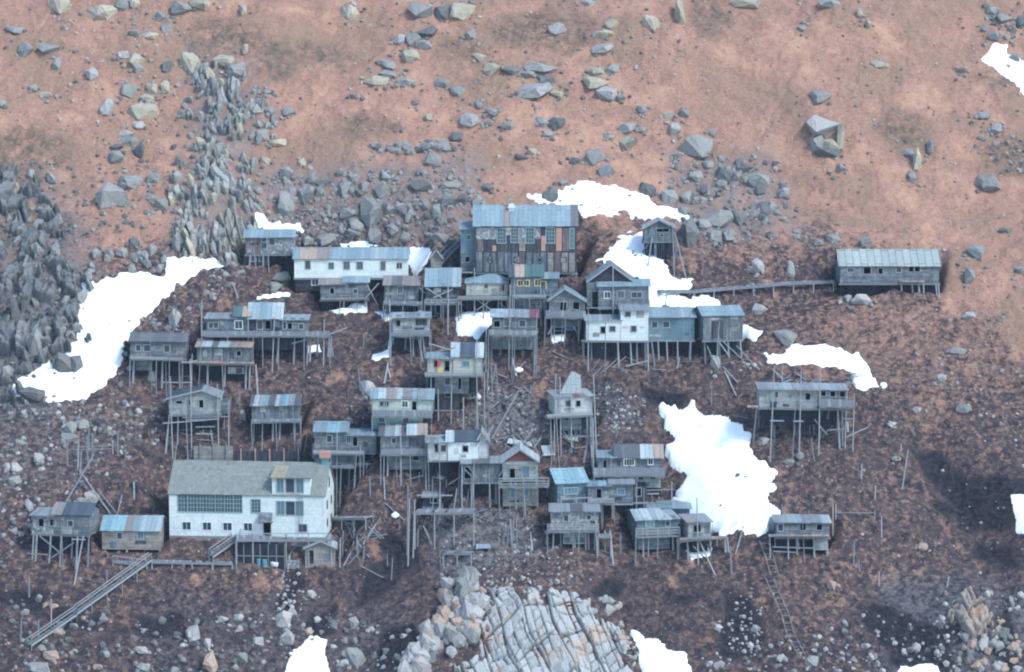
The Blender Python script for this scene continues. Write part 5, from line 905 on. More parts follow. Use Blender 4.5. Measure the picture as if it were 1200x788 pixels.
def outcrop(name, label, poly, res, cw, cl, rot, amp, mat, fadepx=8, crack=.5, jag=10, sub=True):
    """fractured rock face: blocks cut by joints, each with its own height and tilt, following the slope"""
    C_ = np.array([W0(*p) for p in poly]); x0, y0 = C_.min(0)-2; x1, y1 = C_.max(0)+2
    gx, gy = np.meshgrid(np.arange(x0, x1, res), np.arange(y0, y1, res*.8))
    i = np.clip(np.searchsorted(XS, gx)-1, 0, len(XS)-2); j = np.clip(np.searchsorted(YS, gy)-1, 0, len(YS)-2)
    u = (gx-XS[i])/(XS[i+1]-XS[i]); v = (gy-YS[j])/(YS[j+1]-YS[j])
    gz_ = sm[j, i]*(1-u)*(1-v)+sm[j, i+1]*u*(1-v)+sm[j+1, i]*(1-u)*v+sm[j+1, i+1]*u*v
    px, py = proj(gx, gy, gz_); sd_ = sdist(px, py, poly)+jag*gnoise(gx/1.6, gy/1.3, 71)+jag*.6*gnoise(gx/.6, gy/.5, 73)
    if jag > 20: sd_ = np.minimum(sd_, 5+36*gnoise(gx/2.6, gy/2.8, 74)+16*gnoise(gx/1.1, gy/1.2, 76))
    sl_ = gy/math.cos(R(40)); ax = gx*math.cos(rot)+sl_*math.sin(rot); ay = -gx*math.sin(rot)+sl_*math.cos(rot)
    wr = 1.6 if jag > 20 else .22; ax = ax+wr*gnoise(gx/4.5, sl_/5, 75); ay = ay+wr*gnoise(gx/4, sl_/5, 77)
    def rnd(a_, b_, s_): h_ = np.sin(a_*127.1+b_*311.7+s_*74.7)*43758.5453; return h_-np.floor(h_)
    def joints(cw, cl, seed):
        X = ax/cw+.32*gnoise(ax/cw/2.3, ay/cl/3, 60+seed); r_ = np.floor(X); wv = rnd(r_, 0, seed); fx = X-r_
        Yv = ay/(cl*(.55+.9*wv))+7*wv+.15*gnoise(ax/cw, ay/cl/2, 64+seed)+(fx-.5)*(rnd(r_, 1, seed)-.5)*.8; q_ = np.floor(Yv); fy = Yv-q_
        A = rnd(r_, q_, seed); Bq = rnd(r_, q_, seed+5); Cq = rnd(r_, q_, seed+9)
        ex = np.minimum(fx, 1-fx)*cw; ey = np.minimum(fy, 1-fy)*cl*(.55+.9*wv); return A, np.minimum(ex, ey), (fx-.5)*(Bq-.5)*2, (fy-.5)*(Cq-.5)*2
    A1, e1, tx, ty = joints(cw*2.7, cl*1.9, 1); A2, e2, tx2, ty2 = joints(cw, cl, 2); A3, e3, tx3, ty3 = joints(cw*.5, cl*.45, 3); fine = (rnd(np.floor(A2*97), 0, 8) > .55)*1.0; ra, rb = A1, A2
    has = (rnd(np.floor(A2*53), 3, 4) > .3)*.8+.2
    disp = amp*(1.0*A1+1.1*tx+.6*ty)+amp*.45*(A2+1.5*tx2+.9*ty2)+fine*amp*.2*(A3+tx3)-crack*np.exp(-(e1/.13)**2)-crack*.75*has*np.exp(-(e2/.09)**2)-fine*crack*.35*np.exp(-(e3/.07)**2)+.05*gnoise(gx/.3, gy/.3, 79)
    e2 = np.minimum(e1*.8, e2/has)/.9
    edge = sstep(-3, fadepx, sd_); disp = edge*(disp+.25*amp)-(1-edge)*.6
    keep = sd_ > -6; q = keep[:-1, :-1] & keep[:-1, 1:] & keep[1:, 1:] & keep[1:, :-1]; ny_, nx_ = gx.shape; id_ = np.arange(ny_*nx_).reshape(ny_, nx_)
    f = np.stack([id_[:-1, :-1][q], id_[:-1, 1:][q], id_[1:, 1:][q], id_[1:, :-1][q]], -1); uq, inv = np.unique(f, return_inverse=True)
    N_ = np.array([0, -math.sin(R(40)), math.cos(R(40))]); v_ = np.stack([gx, gy, gz_], -1).reshape(-1, 3)+disp.reshape(-1, 1)*N_; v_ = v_[uq]; c = v_.mean(0)
    o = fastmesh(name, v_-c, inv.reshape(f.shape), [M[mat]], smooth=False); o.location = c
    at = o.data.color_attributes.new('cell', 'FLOAT_COLOR', 'POINT'); cc = np.stack([rb, ra, np.clip(e2*2.2, 0, 1), rb*0+1], -1).reshape(-1, 4)[uq]; at.data.foreach_set('color', cc.astype(np.float32).ravel())
    tag(o, label, 'rock outcrop' if name != 'rock_ridge' else 'rock ridge'); return o
outcrop('rock_ridge', 'jagged ridge of upright grey slabs running down the slope behind the topmost left cabin', [(228, 82), (250, 70), (285, 82), (292, 112), (312, 118), (312, 142), (276, 150), (286, 195), (300, 225), (302, 292), (262, 305), (225, 300), (196, 300), (205, 250), (196, 205), (228, 190), (240, 160), (222, 130)], .11, .85, 2.3, .1, .9, 'face_b', 9, .5, 24)
outcrop('rock_outcrop', 'broken dark cliff of upright slabs beside the left snowfield', [(-30, 205), (40, 205), (68, 262), (60, 305), (100, 322), (98, 345), (85, 380), (92, 402), (62, 420), (15, 440), (10, 480), (-30, 480)], .12, 1.15, 2.6, -.2, 1.25, 'face_d', 8, .6, 26)
outcrop('rock_outcrop', 'great pale jointed granite outcrop at the bottom centre', [(572, 694), (600, 684), (628, 688), (660, 684), (690, 700), (706, 716), (735, 745), (757, 800), (757, 830), (500, 830), (530, 788), (556, 752), (562, 720)], .09, 1.15, 1.55, .42, .62, 'face_p', 12, .46, 19)
outcrop('rock_outcrop', 'warm-toned broken outcrop in the bottom right corner', [(1104, 702), (1140, 694), (1165, 708), (1168, 735), (1150, 752), (1125, 742)], .12, 1.3, 1.7, .3, 1.0, 'face_o', 9, .6, 17)

mass('rubble', 'broken blocks lying against the edges of the outcrops', [([(198, 200), (296, 190), (302, 292), (255, 303), (198, 300)], 60, (5, 10), (12, 30), .1, 'bbby', .2), ([(228, 90), (285, 90), (285, 190), (232, 195)], 40, (5, 10), (10, 24), .1, 'bbby', .2), ([(-5, 210), (60, 210), (90, 400), (-5, 470)], 60, (6, 14), (10, 28), 0, 'bbd', .5),([(205, 80), (240, 80), (230, 190), (200, 200)], 14, (5, 10), (6, 16), 0, 'bbd', .5), ([(285, 120), (330, 125), (330, 170), (290, 170)], 16, (6, 12), (8, 18), -.2, 'bb', .4), ([(95, 290), (195, 285), (195, 318), (100, 332)], 30, (7, 14), (10, 20), .2, 'bbd', .4),
    ([(528, 690), (566, 688), (572, 735), (545, 760), (500, 790), (470, 800), (474, 768), (510, 735)], 95, (9, 24), (12, 34), .2, 'pppbo', .4), ([(535, 684), (555, 688), (548, 735), (535, 725)], 5, (20, 24), (34, 44), .1, 'pb', .2), ([(1130, 745), (1200, 735), (1200, 800), (1120, 800)], 40, (6, 20), (7, 18), 0, 'pobd', .5), ([(700, 700), (725, 705), (735, 745), (715, 740)], 12, (6, 14), (8, 16), 0, 'pbo', .5), ([(60, 300), (110, 330), (95, 400), (60, 430)], 34, (6, 14), (8, 20), 0, 'bdd', .5), ([(1095, 690), (1200, 690), (1200, 790), (1100, 790)], 30, (5, 14), (6, 14), 0, 'pbod', .6)], None, 'stuff')
mass('stone_row', 'low wall-like row of flat stones on the upper grass', [([(436, 172), (520, 168), (535, 178), (500, 182), (438, 180)], 44, (7, 17), (6, 11), 0, 'bbd', .15)], 'stone row')
# individual boulders of the rubble fields
RZ = [([(300, 210), (400, 205), (470, 210), (560, 225), (550, 290), (480, 285), (300, 275), (296, 230)], 34, (8, 17), 'bbbd'), ([(790, 185), (905, 190), (935, 235), (900, 290), (815, 290), (790, 240)], 24, (8, 16), 'bbd')]
for poly, n, (a, b), tones in RZ:
    for (px, py) in scatter(poly, n):
        x, y, z = hit(px, py)
        if snowy(x, y): continue
        w_ = random.uniform(a, b); h_ = w_*random.uniform(.7, 1.2); tn = random.choice(tones); lab, gp = auto(px, py, w_, h_, tn); boulder(px, py, w_, h_, tn, lab, gp, lean=random.uniform(-.4, .4)); nb += 1
print('BOULDERS', nb)
full = [(-80, -60), (1280, -60), (1280, 860), (-80, 860)]
mass('scree', 'loose small stones scattered over the whole hillside', [
    ([(300, 205), (560, 195), (575, 285), (300, 285)], 430, (3, 9), (3, 9), 0, 'bbbd', .6), ([(780, 180), (910, 185), (950, 280), (790, 295)], 220, (3, 9), (3, 8), 0, 'bbd', .6),
    ([(-20, 190), (190, 190), (190, 320), (0, 340)], 200, (3, 8), (3, 8), 0, 'bdd', .6), ([(-20, 470), (220, 470), (190, 520), (60, 600), (-20, 700)], 300, (3, 10), (3, 8), 0, 'bddbp', .6), ([(150, 310), (300, 310), (230, 400), (150, 440), (130, 470)], 190, (3, 10), (3, 8), 0, 'bdb', .6),
    ([(160, 730), (330, 715), (480, 740), (500, 850), (120, 850)], 330, (2.5, 13), (2.5, 11), 0, 'bddbp', .6), ([(1030, 720), (1140, 730), (1230, 780), (1230, 850), (800, 850), (830, 770)], 320, (3, 10), (3, 8), 0, 'pbd', .6),
    ([(-20, 690), (130, 700), (130, 850), (-20, 850)], 200, (3, 13), (3, 10), 0, 'ddbo', .6), ([(855, 695), (893, 700), (893, 770), (855, 775)], 60, (2, 6), (2, 5), 0, 'bp', .6), ([(330, 665), (360, 670), (350, 730), (320, 730)], 50, (2, 7), (2, 6), 0, 'bp', .6),
    ([(500, 600), (640, 610), (700, 690), (520, 690)], 240, (2, 6), (2, 5), 0, 'bdp', .6), (ell(590, 488, 60, 34), 130, (2, 6), (2, 5), 0, 'bpd', .6), (ell(725, 480, 34, 30), 110, (2, 6), (2, 5), 0, 'bpd', .6), ([(410, 440), (470, 470), (440, 520), (400, 500)], 60, (3, 8), (3, 7), 0, 'bd', .6),
    ([(400, -10), (800, -10), (800, 200), (400, 200)], 330, (2, 6), (2, 5), 0, 'bbyd', .6), ([(60, -10), (240, -10), (210, 200), (60, 200)], 190, (2, 6), (2, 5), 0, 'bydp', .6), ([(800, -10), (1210, -10), (1210, 280), (800, 200)], 210, (2, 5), (2, 5), 0, 'bdy', .6),
    ([(1100, 290), (1210, 290), (1210, 560), (1050, 450)], 130, (2, 6), (2, 5), 0, 'bdp', .6), (full, 1000, (2, 5), (1.5, 4), 0, 'bddd', .6), ([(0, 540), (1200, 540), (1200, 788), (0, 788)], 260, (2, 6), (2, 5), 0, 'bddpd', .6), ([(1140, 0), (1210, 0), (1210, 60), (1160, 50)], 40, (4, 10), (4, 9), 0, 'bd', .6), ([(1150, 130), (1210, 170), (1210, 215), (1140, 180)], 60, (3, 9), (3, 6), 0, 'bd', .6)], None, 'stuff', protr=.25)

_keep = SNOWMASK; SNOWMASK = np.zeros_like(_keep)
mass('snow_grit', 'few dark stones and grit lying on the snowfields', [([(800, 480), (880, 500), (890, 600), (810, 620)], 16, (1.5, 4), (1.2, 2.5), 0, 'bd', .3), ([(860, 552), (872, 550), (875, 562), (862, 562)], 6, (4, 8), (3, 5), 0, 'd', .3), ([(660, 222), (760, 238), (720, 250), (670, 240)], 16, (2, 5), (1.2, 2.5), 0, 'd', .3),
    ([(100, 340), (200, 320), (150, 390), (60, 460)], 10, (1.5, 4), (1.5, 3), 0, 'bd', .4), ([(725, 285), (760, 300), (745, 320)], 6, (2, 4), (1.5, 3), 0, 'bd', .4)], None, 'stuff', protr=.75)
SNOWMASK = _keep
# ---------------------------------------------------------------- walkways, stairs, platforms, loose timber
def polyline_deck(name, label, cat, pts, width, postdrop, mat='post', rail=True, rowh=.8, group=None, skirt=.28):
    """pts: list of (px, py, footpy) along the outer edge"""
    W_ = []
    for px, py, fp in pts:
        Y = hit(px, fp)[1]; x, z = P(px, py, Y); W_.append(np.array([x, Y, z]))
    root = empty(name, tuple(W_[0])); o0 = W_[0]; tag(root, label, cat, group); mbd = MB(); mbr = MB()
    for i in range(len(W_)-1):
        a, b = W_[i]-o0, W_[i+1]-o0; d = b-a; L_ = np.linalg.norm(d[:2]); n = max(2, int(L_/.4)); t_ = d/np.linalg.norm(d)
        nv = np.array([-d[1], d[0], 0]); nv = nv/np.linalg.norm(nv[:2]); nv = nv if nv[1] > 0 else -nv
        for k in range(n):
            if random.random() < .05: continue
            p = a+d*(k+.5)/n; mbd.bar(p, p+nv*width, L_/n*.86, .06, 'postp' if random.random() < .3 else mat)
        for s_ in (0.05, width-.1): mbd.bar(a+nv*s_+np.array([0, 0, -skirt/2-.035]), b+nv*s_+np.array([0, 0, -skirt/2-.035]), .1, skirt, mat)
        if rail:
            mbr.bar(a+np.array([0, 0, rowh]), b+np.array([0, 0, rowh]), .07, .1, 'postp')
            m = max(1, int(L_/2))
            for k in range(m+1): p = a+d*k/m; mbr.bar(p, p+np.array([0, 0, rowh]), .08, .08, 'post')
        m = max(1, round(L_/2.3))
        for k in range(m+1 if i == len(W_)-2 else m):
            for s_ in (.1, width-.15):
                p = a+d*k/m+nv*s_; g_ = samp(p[0]+o0[0], p[1]+o0[1])-o0[2]-.3
                if g_ < p[2]-.3: mb = MB(); mb.tube((p[0], p[1], g_), (p[0], p[1], p[2]-.04), .09, .08, 'postp' if s_ < .5 else 'post'); mb.build('post', root)
    mbd.build('deck', root)
    if rail: mbr.build('railing', root)
    return root
polyline_deck('walkway', 'long narrow plank walkway on short posts leading to the long shed at right', 'walkway', [(773, 341, 350), (814, 341, 352), (860, 337, 348), (930, 331, 345), (977, 329.5, 342)], 1.0, 1, rail=False, skirt=.3)
polyline_deck('boardwalk', 'level boardwalk on posts below the schoolhouse front', 'boardwalk', [(178, 658, 668), (272, 660, 668)], 2.2, 1, rail=False, skirt=.25)
polyline_deck('boardwalk', 'short railed boardwalk stub left of the stair head', 'boardwalk', [(132, 657, 664), (172, 662, 668)], .9, 1, rail=True, rowh=.6)
polyline_deck('school_deck', 'railed timber deck along the right half of the schoolhouse front', 'deck', [(277, 632, 662), (335, 632, 664), (388, 632, 665)], 2.8, 1, rail=True, rowh=.7, skirt=.3)
polyline_deck('pole_platform', 'bare plank platform on tall leaning poles, lower centre', 'platform', [(486, 601, 645), (555, 600, 640)], 2.4, 1, rail=False, skirt=.25)
polyline_deck('pole_platform', 'low broken pole bench on the slope below the bare plank platform', 'platform', [(519, 648, 664), (552, 649, 664)], 1.4, 1, rail=False, skirt=.2)
polyline_deck('pole_platform', 'small beam platform right of the schoolhouse gable', 'platform', [(386, 607, 622), (428, 607, 622)], 1.6, 1, rail=False)
polyline_deck('pole_platform', 'narrow drying platform right of the pale flat-roofed cabin stilts', 'platform', [(700, 628, 652), (716, 628, 655)], 1.2, 1, rail=False)
# stairs
a = hit(178, 664); b = hit(90, 728); c = hit(37, 762)
def stairs(name, label, p1, p2, z1, z2, wdt=.65):
    a = np.array([*p1[:2], z1]); b = np.array([*p2[:2], z2]); root = empty(name, tuple(a)); tag(root, label, 'staircase'); b = b-a; nv = np.array([b[1], -b[0], 0]); nv /= np.linalg.norm(nv); nv = nv if nv[1] > 0 else -nv
    for s_ in (0, wdt):
        mb = MB(); mb.bar(nv*s_, b+nv*s_, .1, .2, 'postp'); mb.build('stringer', root)
        mb = MB(); mb.bar(nv*s_+np.array([0, 0, .9]), b+nv*s_+np.array([0, 0, .9]), .07, .1, 'postp')
        n = int(np.linalg.norm(b)/2.4)
        for k in range(n+1): p = b*k/n+nv*s_; mb.bar(p, p+np.array([0, 0, .9]), .08, .08, 'post')
        mb.build('handrail', root)
        for k in range(n+1):
            p = b*k/n+nv*s_; g_ = samp(p[0]+a[0], p[1]+a[1])-a[2]-.3
            if g_ < p[2]-.2: mb = MB(); mb.tube((p[0], p[1], g_), tuple(p), .08, .08, 'post'); mb.build('post', root)
    n = int(np.linalg.norm(b)/.3); mb = MB()
    for k in range(n): p = b*(k+.5)/n+np.array([0, 0, .05]); mb.bar(p, p+nv*wdt, .22, .05, 'post')
    mb.build('step', root)['kind'] = 'stuff' if False else ''
    return root
stairs('staircase', 'upper flight of the long timber stairs running down left from the boardwalk', a, b, P(178, 657, a[1])[1], P(90, 720, b[1])[1])
stairs('staircase', 'lower flight of the long timber stairs ending at the bottom left rocks', b, c, P(90, 721, b[1])[1], P(38, 757, c[1])[1])
stairs('staircase', 'short ramp stair joining the boardwalk to the schoolhouse deck', hit(276, 640), hit(250, 668), P(274, 635, hit(276, 640)[1])[1], P(251, 653, hit(250, 668)[1])[1], .8)
stairs('chute', 'steep double beam chute climbing to the left side of the church', hit(541, 292), hit(514, 318), P(541, 286, hit(541, 292)[1])[1], P(514, 312, hit(514, 318)[1])[1], .9)
# poles standing free on the slope : (px top, py top, px foot, py foot, material, label)
PL = [(235.5, 355, 236.5, 400, 'post', 'thin pole standing left of the three-part grey house'), (976, 590, 976, 628, 'postr', 'thick reddish post beside the small grey cabin at the right'), (979.5, 591, 979.5, 608, 'postp', 'short pale post right beside the thick reddish one'),
 (1064, 527, 1057, 572, 'postp', 'tall leaning post left of the dark gully'), (1010, 544, 1009, 561, 'postp', None), (1026, 569, 1025, 585, 'postp', None), (1033, 605, 1033, 629, 'postp', None), (1001, 634, 1000, 662, 'post', None), (1006, 656, 1008, 670, 'post', None), (1030, 670, 1030, 686, 'postr', None), (1025, 598, 1025, 608, 'post', None), (1056, 520, 1056, 528, 'postp', None),
 (493, 395, 493, 430, 'post', None), (608, 458, 575, 513, 'postp', 'long leaning beam above the whitewashed cabin'), (543, 466, 543, 505, 'postp', 'upright pole right of the cream cabin with red cloth'), (569, 498, 570, 510, 'post', None), (480, 584, 478, 662, 'postp', 'tallest of the poles left of the bare platform'), (486, 586, 484, 653, 'postp', 'second tall pole left of the bare platform'), (490, 620, 489, 640, 'post', None), (496, 616, 507, 637, 'postp', None),
 (598, 608, 600, 642, 'postp', None), (602, 606, 600, 645, 'post', None), (593, 620, 588, 638, 'post', None), (596, 618, 594, 640, 'post', None), (605, 608, 606, 640, 'post', None), (622, 638, 621, 648, 'post', None), (727, 625, 727, 648, 'post', None), (692, 490, 692, 520, 'post', None),
 (92, 515, 91, 550, 'postp', None), (79, 512, 79, 546, 'post', None), (104, 507, 104, 522, 'post', None), (108, 508, 108, 540, 'post', None), (132, 516, 132, 532, 'postp', None), (138, 505, 138, 534, 'post', None), (147, 526, 147, 539, 'post', None), (102, 510, 103, 548, 'post', None),
 (143, 580, 136, 605, 'postp', 'pale leaning post behind the low brown hut'), (110, 533, 74, 590, 'postp', 'longest leaning pole above the far lower left cabin'), (93, 551, 130, 600, 'postp', 'long pole crossing the leaning one above the far lower left cabin'), (114, 573, 138, 600, 'post', None),
 (125, 668, 125, 682, 'post', None), (34, 676, 34, 700, 'post', None), (60, 702, 60, 730, 'postr', None), (25, 725, 24, 752, 'post', None), (45, 727, 45, 745, 'post', None), (399, 630, 398, 665, 'postp', 'tall post right of the pale gabled shed'), (402, 622, 401, 655, 'post', None), (418, 628, 419, 652, 'post', None), (427, 640, 425, 657, 'post', None), (411, 648, 400, 664, 'postp', None), (421, 647, 405, 662, 'post', None),
 (478, 570, 477, 650, 'post', None), (856, 640, 857, 672, 'post', None), (948, 598, 948, 620, 'post', None), (1112, 676, 1109, 688, 'postp', None), (863, 405, 884, 425, 'post', None), (657, 496, 657, 520, 'post', None), (433, 558, 434, 580, 'post', None), (408, 548, 409, 568, 'post', None), (431, 505, 431, 518, 'post', None)]
for x0, y0, x1, y1, m, lab in PL:
    fx, fy, fz = hit(x1, y1); tx, tz = P(x0, y0, fy+.2); gp = None
    if lab is None: z = zone_of(x1, y1); gp = 'thin grey poles standing on the '+z; lab = 'thin weathered pole standing on the '+z
    mb = MB(); mb.tube((0, 0, -.4), (tx-fx, .2, tz-fz), .11, .08, m); o = mb.build('pole'); o.location = (fx, fy, fz); tag(o, lab, 'pole', gp)
VILL = [(150, 400), (300, 330), (480, 320), (700, 330), (880, 380), (1000, 480), (960, 640), (840, 680), (620, 660), (380, 690), (60, 690), (60, 560), (180, 480)]
for (x1, y1) in scatter(VILL, 60):
    fx, fy, fz = hit(x1, y1)
    if snowy(fx, fy): continue
    hgt = random.uniform(.9, 3.2); lx = random.gauss(0, .22)*hgt; z = zone_of(x1, y1); mb = MB(); mb.tube((0, 0, -.4), (lx, random.gauss(0, .1)*hgt, hgt), .085, .06, random.choice(['post', 'postp', 'post']))
    o = mb.build('pole'); o.location = (fx, fy, fz); tag(o, 'thin weathered pole standing on the '+z, 'pole', 'thin grey poles standing on the '+z)
for (x1, y1) in scatter(VILL, 70):
    fx, fy, fz = hit(x1, y1)
    if snowy(fx, fy): continue
    L_ = random.uniform(1, 3.2); an = random.uniform(0, math.pi); dx, dy = math.cos(an)*L_/2, math.sin(an)*L_/2; z = zone_of(x1, y1); mb = MB()
    mb.bar((-dx, -dy, samp(fx-dx, fy-dy)-fz+.15), (dx, dy, samp(fx+dx, fy+dy)-fz+.2), random.uniform(.1, .24), .06, random.choice(['post', 'postp', 'grey', 'pale'])); o = mb.build('plank'); o.location = (fx, fy, fz)
    tag(o, 'weathered loose plank lying on the '+z, 'plank', 'loose planks lying on the '+z)
# horizontal drying rails on the poles far left
for x0, y0, x1, y1, f, lab in [(78, 527, 133, 526, 540, 'upper rail lashed to the drying poles left of the village'), (90, 524, 140, 522, 536, 'second rail lashed to the drying poles left of the village'), (978, 601, 1025, 601, 605, 'thin rail running right from the thick reddish post')]:
    Y = hit((x0+x1)/2, f)[1]; a = P(x0, y0, Y); b = P(x1, y1, Y); mb = MB(); mb.bar((0, 0, 0), (b[0]-a[0], 0, b[1]-a[1]), .1, .12, 'post'); o = mb.build('rail'); o.location = (a[0], Y-.05, a[1]); tag(o, lab, 'rail')
# collapsed timber heaps: each plank its own mesh under one heap
def heap(label, poly, n, ln=(1.2, 2.6), extra=None, mats=('post', 'postp', 'post', 'darkv')):
    P_ = np.array(poly); c = hit(*P_.mean(0)); root = empty('timber_heap', c); tag(root, label, 'timber heap')
    for (px, py) in scatter(poly, n):
        x, y, z = hit(px, py); L_ = random.uniform(*ln); an = random.uniform(-.9, .9) if random.random() < .7 else random.uniform(0, 3); dx = math.cos(an)*L_/2; dy = math.sin(an)*L_/2
        za = samp(x-dx, y-dy)+.25; zb = samp(x+dx, y+dy)+.25+random.uniform(0, .5)
        mb = MB(); mb.bar((x-dx-c[0], y-dy-c[1], za-c[2]), (x+dx-c[0], y+dy-c[1], zb-c[2]), random.uniform(.09, .24), .05, random.choice(mats)); mb.build('plank', root)
heap('collapsed timber heap right of the schoolhouse', [(395, 612), (440, 616), (450, 638), (420, 645), (395, 640)], 26)
heap('broken planks scattered above the red-gabled house', [(585, 516), (625, 514), (632, 528), (592, 532)], 16, (1, 3))
heap('splintered planks in front of the bare plank platform', [(545, 600), (590, 602), (585, 618), (545, 615)], 10)
heap('loose planks right of the cream cabin with red cloth', [(572, 440), (625, 425), (640, 440), (590, 500), (560, 480)], 18, (.8, 2.2))
heap('planks strewn under the isolated long cabin', [(930, 495), (1000, 495), (1005, 520), (950, 522)], 12, (1, 3))
heap('planks strewn beneath the middle row stilts', [(690, 425), (860, 425), (850, 436), (700, 440)], 14, (1, 3))
heap('scattered boards between the left cabins', [(200, 500), (270, 505), (262, 522), (205, 520)], 10, (1, 3))
heap('collapsed boards under the church front steps', [(500, 338), (540, 345), (545, 360), (500, 362)], 16, (1, 2.5))
heap('boards scattered below the pale cabin with the upright roof sheet', [(650, 510), (700, 508), (700, 530), (660, 530)], 10, (1, 2.5))
heap('boards lying above the isolated long cabin', [(905, 445), (960, 440), (965, 452), (910, 454)], 8, (1.5, 3))
# fallen ladder track down the lower right slope
def ladder_track(label, pts, wdt):
    W_ = [np.array(hit(*p))+np.array([0, -.1, .25]) for p in pts]; c = W_[0]; root = empty('fallen_ladder', tuple(c)); tag(root, label, 'ladder')
    for s_ in (0, 1):
        mb = MB()
        for a, b in zip(W_[:-1], W_[1:]): mb.bar(a-c+np.array([wdt*s_, 0, 0]), b-c+np.array([wdt*s_, 0, 0]), .06, .07, 'brown')
        mb.build('stringer', root)
    mb = MB()
    for a, b in zip(W_[:-1], W_[1:]):
        n = max(2, int(np.linalg.norm(b-a)/.8))
        for k in range(n): p = a+(b-a)*(k+.5)/n-c; mb.bar(p, p+np.array([wdt, 0, 0]), .06, .06, 'post')
    mb.build('rung', root)
ladder_track('broken ladder lying on the slope left of the small grey right cabin', [(890, 636), (897, 655), (903, 676)], 1.0)
ladder_track('thin ladder track running down the lower right slope', [(897, 680), (906, 700), (915, 720), (922, 745), (935, 770)], .9)
# retaining walls behind the school
def board_wall(label, x0, x1, yt, yb, mat, pm, npost):
    Y = hit((x0+x1)/2, yb)[1]; a, z0 = P(x0, yb, Y); b, z1 = P(x1, yt, Y); root = empty('board_fence', (a, Y, z0)); tag(root, label, 'fence')
    mb = MB(); mb.box(0, b-a, 0, .12, -1, z1-z0, mat); mb.build('boards', root)
    for k in range(npost): x = (b-a)*(k+.5)/npost; mb = MB(); mb.bar((x, -.08, -1.2), (x, -.08, z1-z0+.35), .16, .14, pm); mb.build('post', root)
board_wall('pale pinkish board fence left of the purple retaining wall above the school', 227, 273, 523, 540, 'brown', 'post', 3)
board_wall('dark purple retaining wall with rusty posts above the school roof', 274, 358, 529, 545, 'darkv', 'postr', 5)
board_wall('dark board wall below the tall two-storey house right of the school', 386, 436, 547, 562, 'darkv', 'post', 4)
# stuff by the school deck
def sack(name, label, cat, px, py, w_, h_, mat, Yoff=0):
    x, y, z = hit(px, py+h_*.5); s = mpp(y); bm = bmesh.new(); bmesh.ops.create_icosphere(bm, subdivisions=3, radius=1)
    for v in bm.verts: n = 1+.16*math.sin(v.co.x*4+px)*math.cos(v.co.z*3+py); v.co = Vector((v.co.x*w_*s/2*n, v.co.y*w_*s/2.6*n, max(v.co.z, -.75)*h_*s/2*n))
    me = bpy.data.meshes.new(name); bm.to_mesh(me); bm.free(); me.materials.append(M[mat]); me.polygons.foreach_set('use_smooth', [True]*len(me.polygons))
    o = bpy.data.objects.new(name, me); COL.objects.link(o); o.location = (x, y+Yoff, z+h_*s*.35); tag(o, label, cat)
def drum(label, px, py, w_, h_, mat, lie=False):
    x, y, z = hit(px, py+h_*.5); s = mpp(y); mb = MB(); r = w_*s/2; hh = h_*s; mb.tube((0, 0, 0), (0, 0, hh), r, r, mat, 18)
    for t in (.02, .33, .66, .95): mb.tube((0, 0, hh*t), (0, 0, hh*t+.04), r*1.06, r*1.06, mat, 18)
    o = mb.build('oil_drum'); o.location = (x, y+.2, z-.05); tag(o, label, 'oil drum')
sack('tarp_bundle', 'rounded pale tarp bundle under the schoolhouse deck', 'bundle', 322, 660, 13, 9, 'canvas')
sack('hide_boat', 'overturned pale skin boat under the whitewashed cabin', 'boat', 515, 559, 22, 12, 'canvas', 1.0)
sack('hide_boat', 'overturned pale skin boat under the cream cabin with red cloth', 'boat', 555, 464, 20, 9, 'canvas', .5)
sack('tarp_bundle', 'lone white bundle on the slope right of the timber heap', 'bundle', 463, 603, 9, 8, 'snow'); sack('tarp_bundle', 'white bundle lying on the slope right of the cream cabin', 'bundle', 608, 433, 10, 7, 'snow')
drum('teal oil drum under the schoolhouse deck', 310, 660, 6, 9, 'teal'); drum('rusty teal oil drum in the shadow under the schoolhouse deck', 303, 659, 5, 8, 'teal')
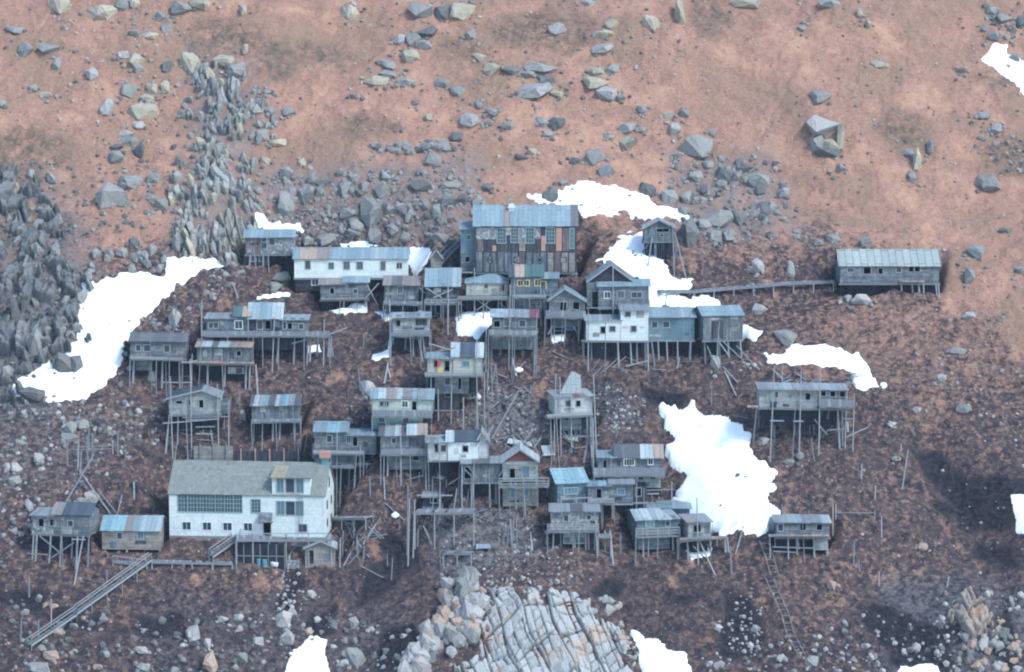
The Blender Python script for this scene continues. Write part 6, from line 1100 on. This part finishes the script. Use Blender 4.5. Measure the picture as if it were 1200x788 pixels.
def crate(label, px, py, w_, h_, mat, name='crate'):
    x, y, z = hit(px, py+h_*.5); s = mpp(y); a = w_*s; hh = h_*s; mb = MB(); mb.box(-a/2, a/2, 0, a*.6, 0, hh, mat)
    for t in (-.5, .5): mb.box(a*t-.05, a*t+.05, -.04, -.003, 0, hh, 'postp')
    for t in (0, .85): mb.box(-a/2+.06, a/2-.06, -.035, -.003, hh*t, hh*t+.1, 'postp')
    o = mb.build(name); o.location = (x, y, z-.1); tag(o, label, 'crate')
crate('pale box-shaped crate under the schoolhouse deck beside the gabled shed', 343, 661, 15, 10, 'peel')
# loose tin sheets
def tin(label, quad, mat):
    pts = [hit(*q) for q in quad]; c = np.mean(pts, 0); mb = MB(); mb.slab([np.array(p)-c+np.array([0, -.15, .3]) for p in pts], .05, mat); o = mb.build('roof_sheet'); o.location = c; tag(o, label, 'metal sheet')
tin('pale corrugated sheet lying on the slope right of the red gable', [(634, 537), (641, 525), (651, 536), (645, 538)][::-1] if False else [(637, 537), (651, 536), (646, 524), (634, 525)], RM['w'])
tin('long pale sheet lying above the red-gabled house', [(594, 522), (624, 526), (622, 521), (596, 516)], RM['w'])
tin('pale sheet beside the left corner of the tall two-storey house', [(366, 540), (371, 540), (370, 522), (366, 522)], RM['w'])
tin('bent pale sheet right of the tall two-storey house', [(434, 540), (444, 532), (446, 520), (438, 526)], RM['w'])
tin('small white sheet under the pale cabin with the upright roof sheet', [(666, 518), (678, 520), (676, 514), (664, 512)], RM['w'])
tin('flat dark hatch lid on the slope above the pale outcrop', [(558, 646), (575, 645), (574, 640), (558, 640)], RM['g'])
# ---------------------------------------------------------------- the damp sea air between camera and slope
hz = MB(); hz.box(-760, 760, -760, 480, -100, 330, 'ground'); hzo = hz.build('haze')
mh = bpy.data.materials.new('haze'); mh.use_nodes = True; nt_ = mh.node_tree; nt_.nodes.remove(nt_.nodes['Principled BSDF'])
pv = nt_.nodes.new('ShaderNodeVolumePrincipled'); pv.inputs['Color'].default_value = (.60, .80, 1.0, 1); pv.inputs['Density'].default_value = .00010; pv.inputs['Anisotropy'].default_value = .2
nt_.links.new(pv.outputs[0], nt_.nodes['Material Output'].inputs['Volume']); hzo.data.materials.clear(); hzo.data.materials.append(mh); tag(hzo, 'thin bluish sea haze', None, None, 'stuff')
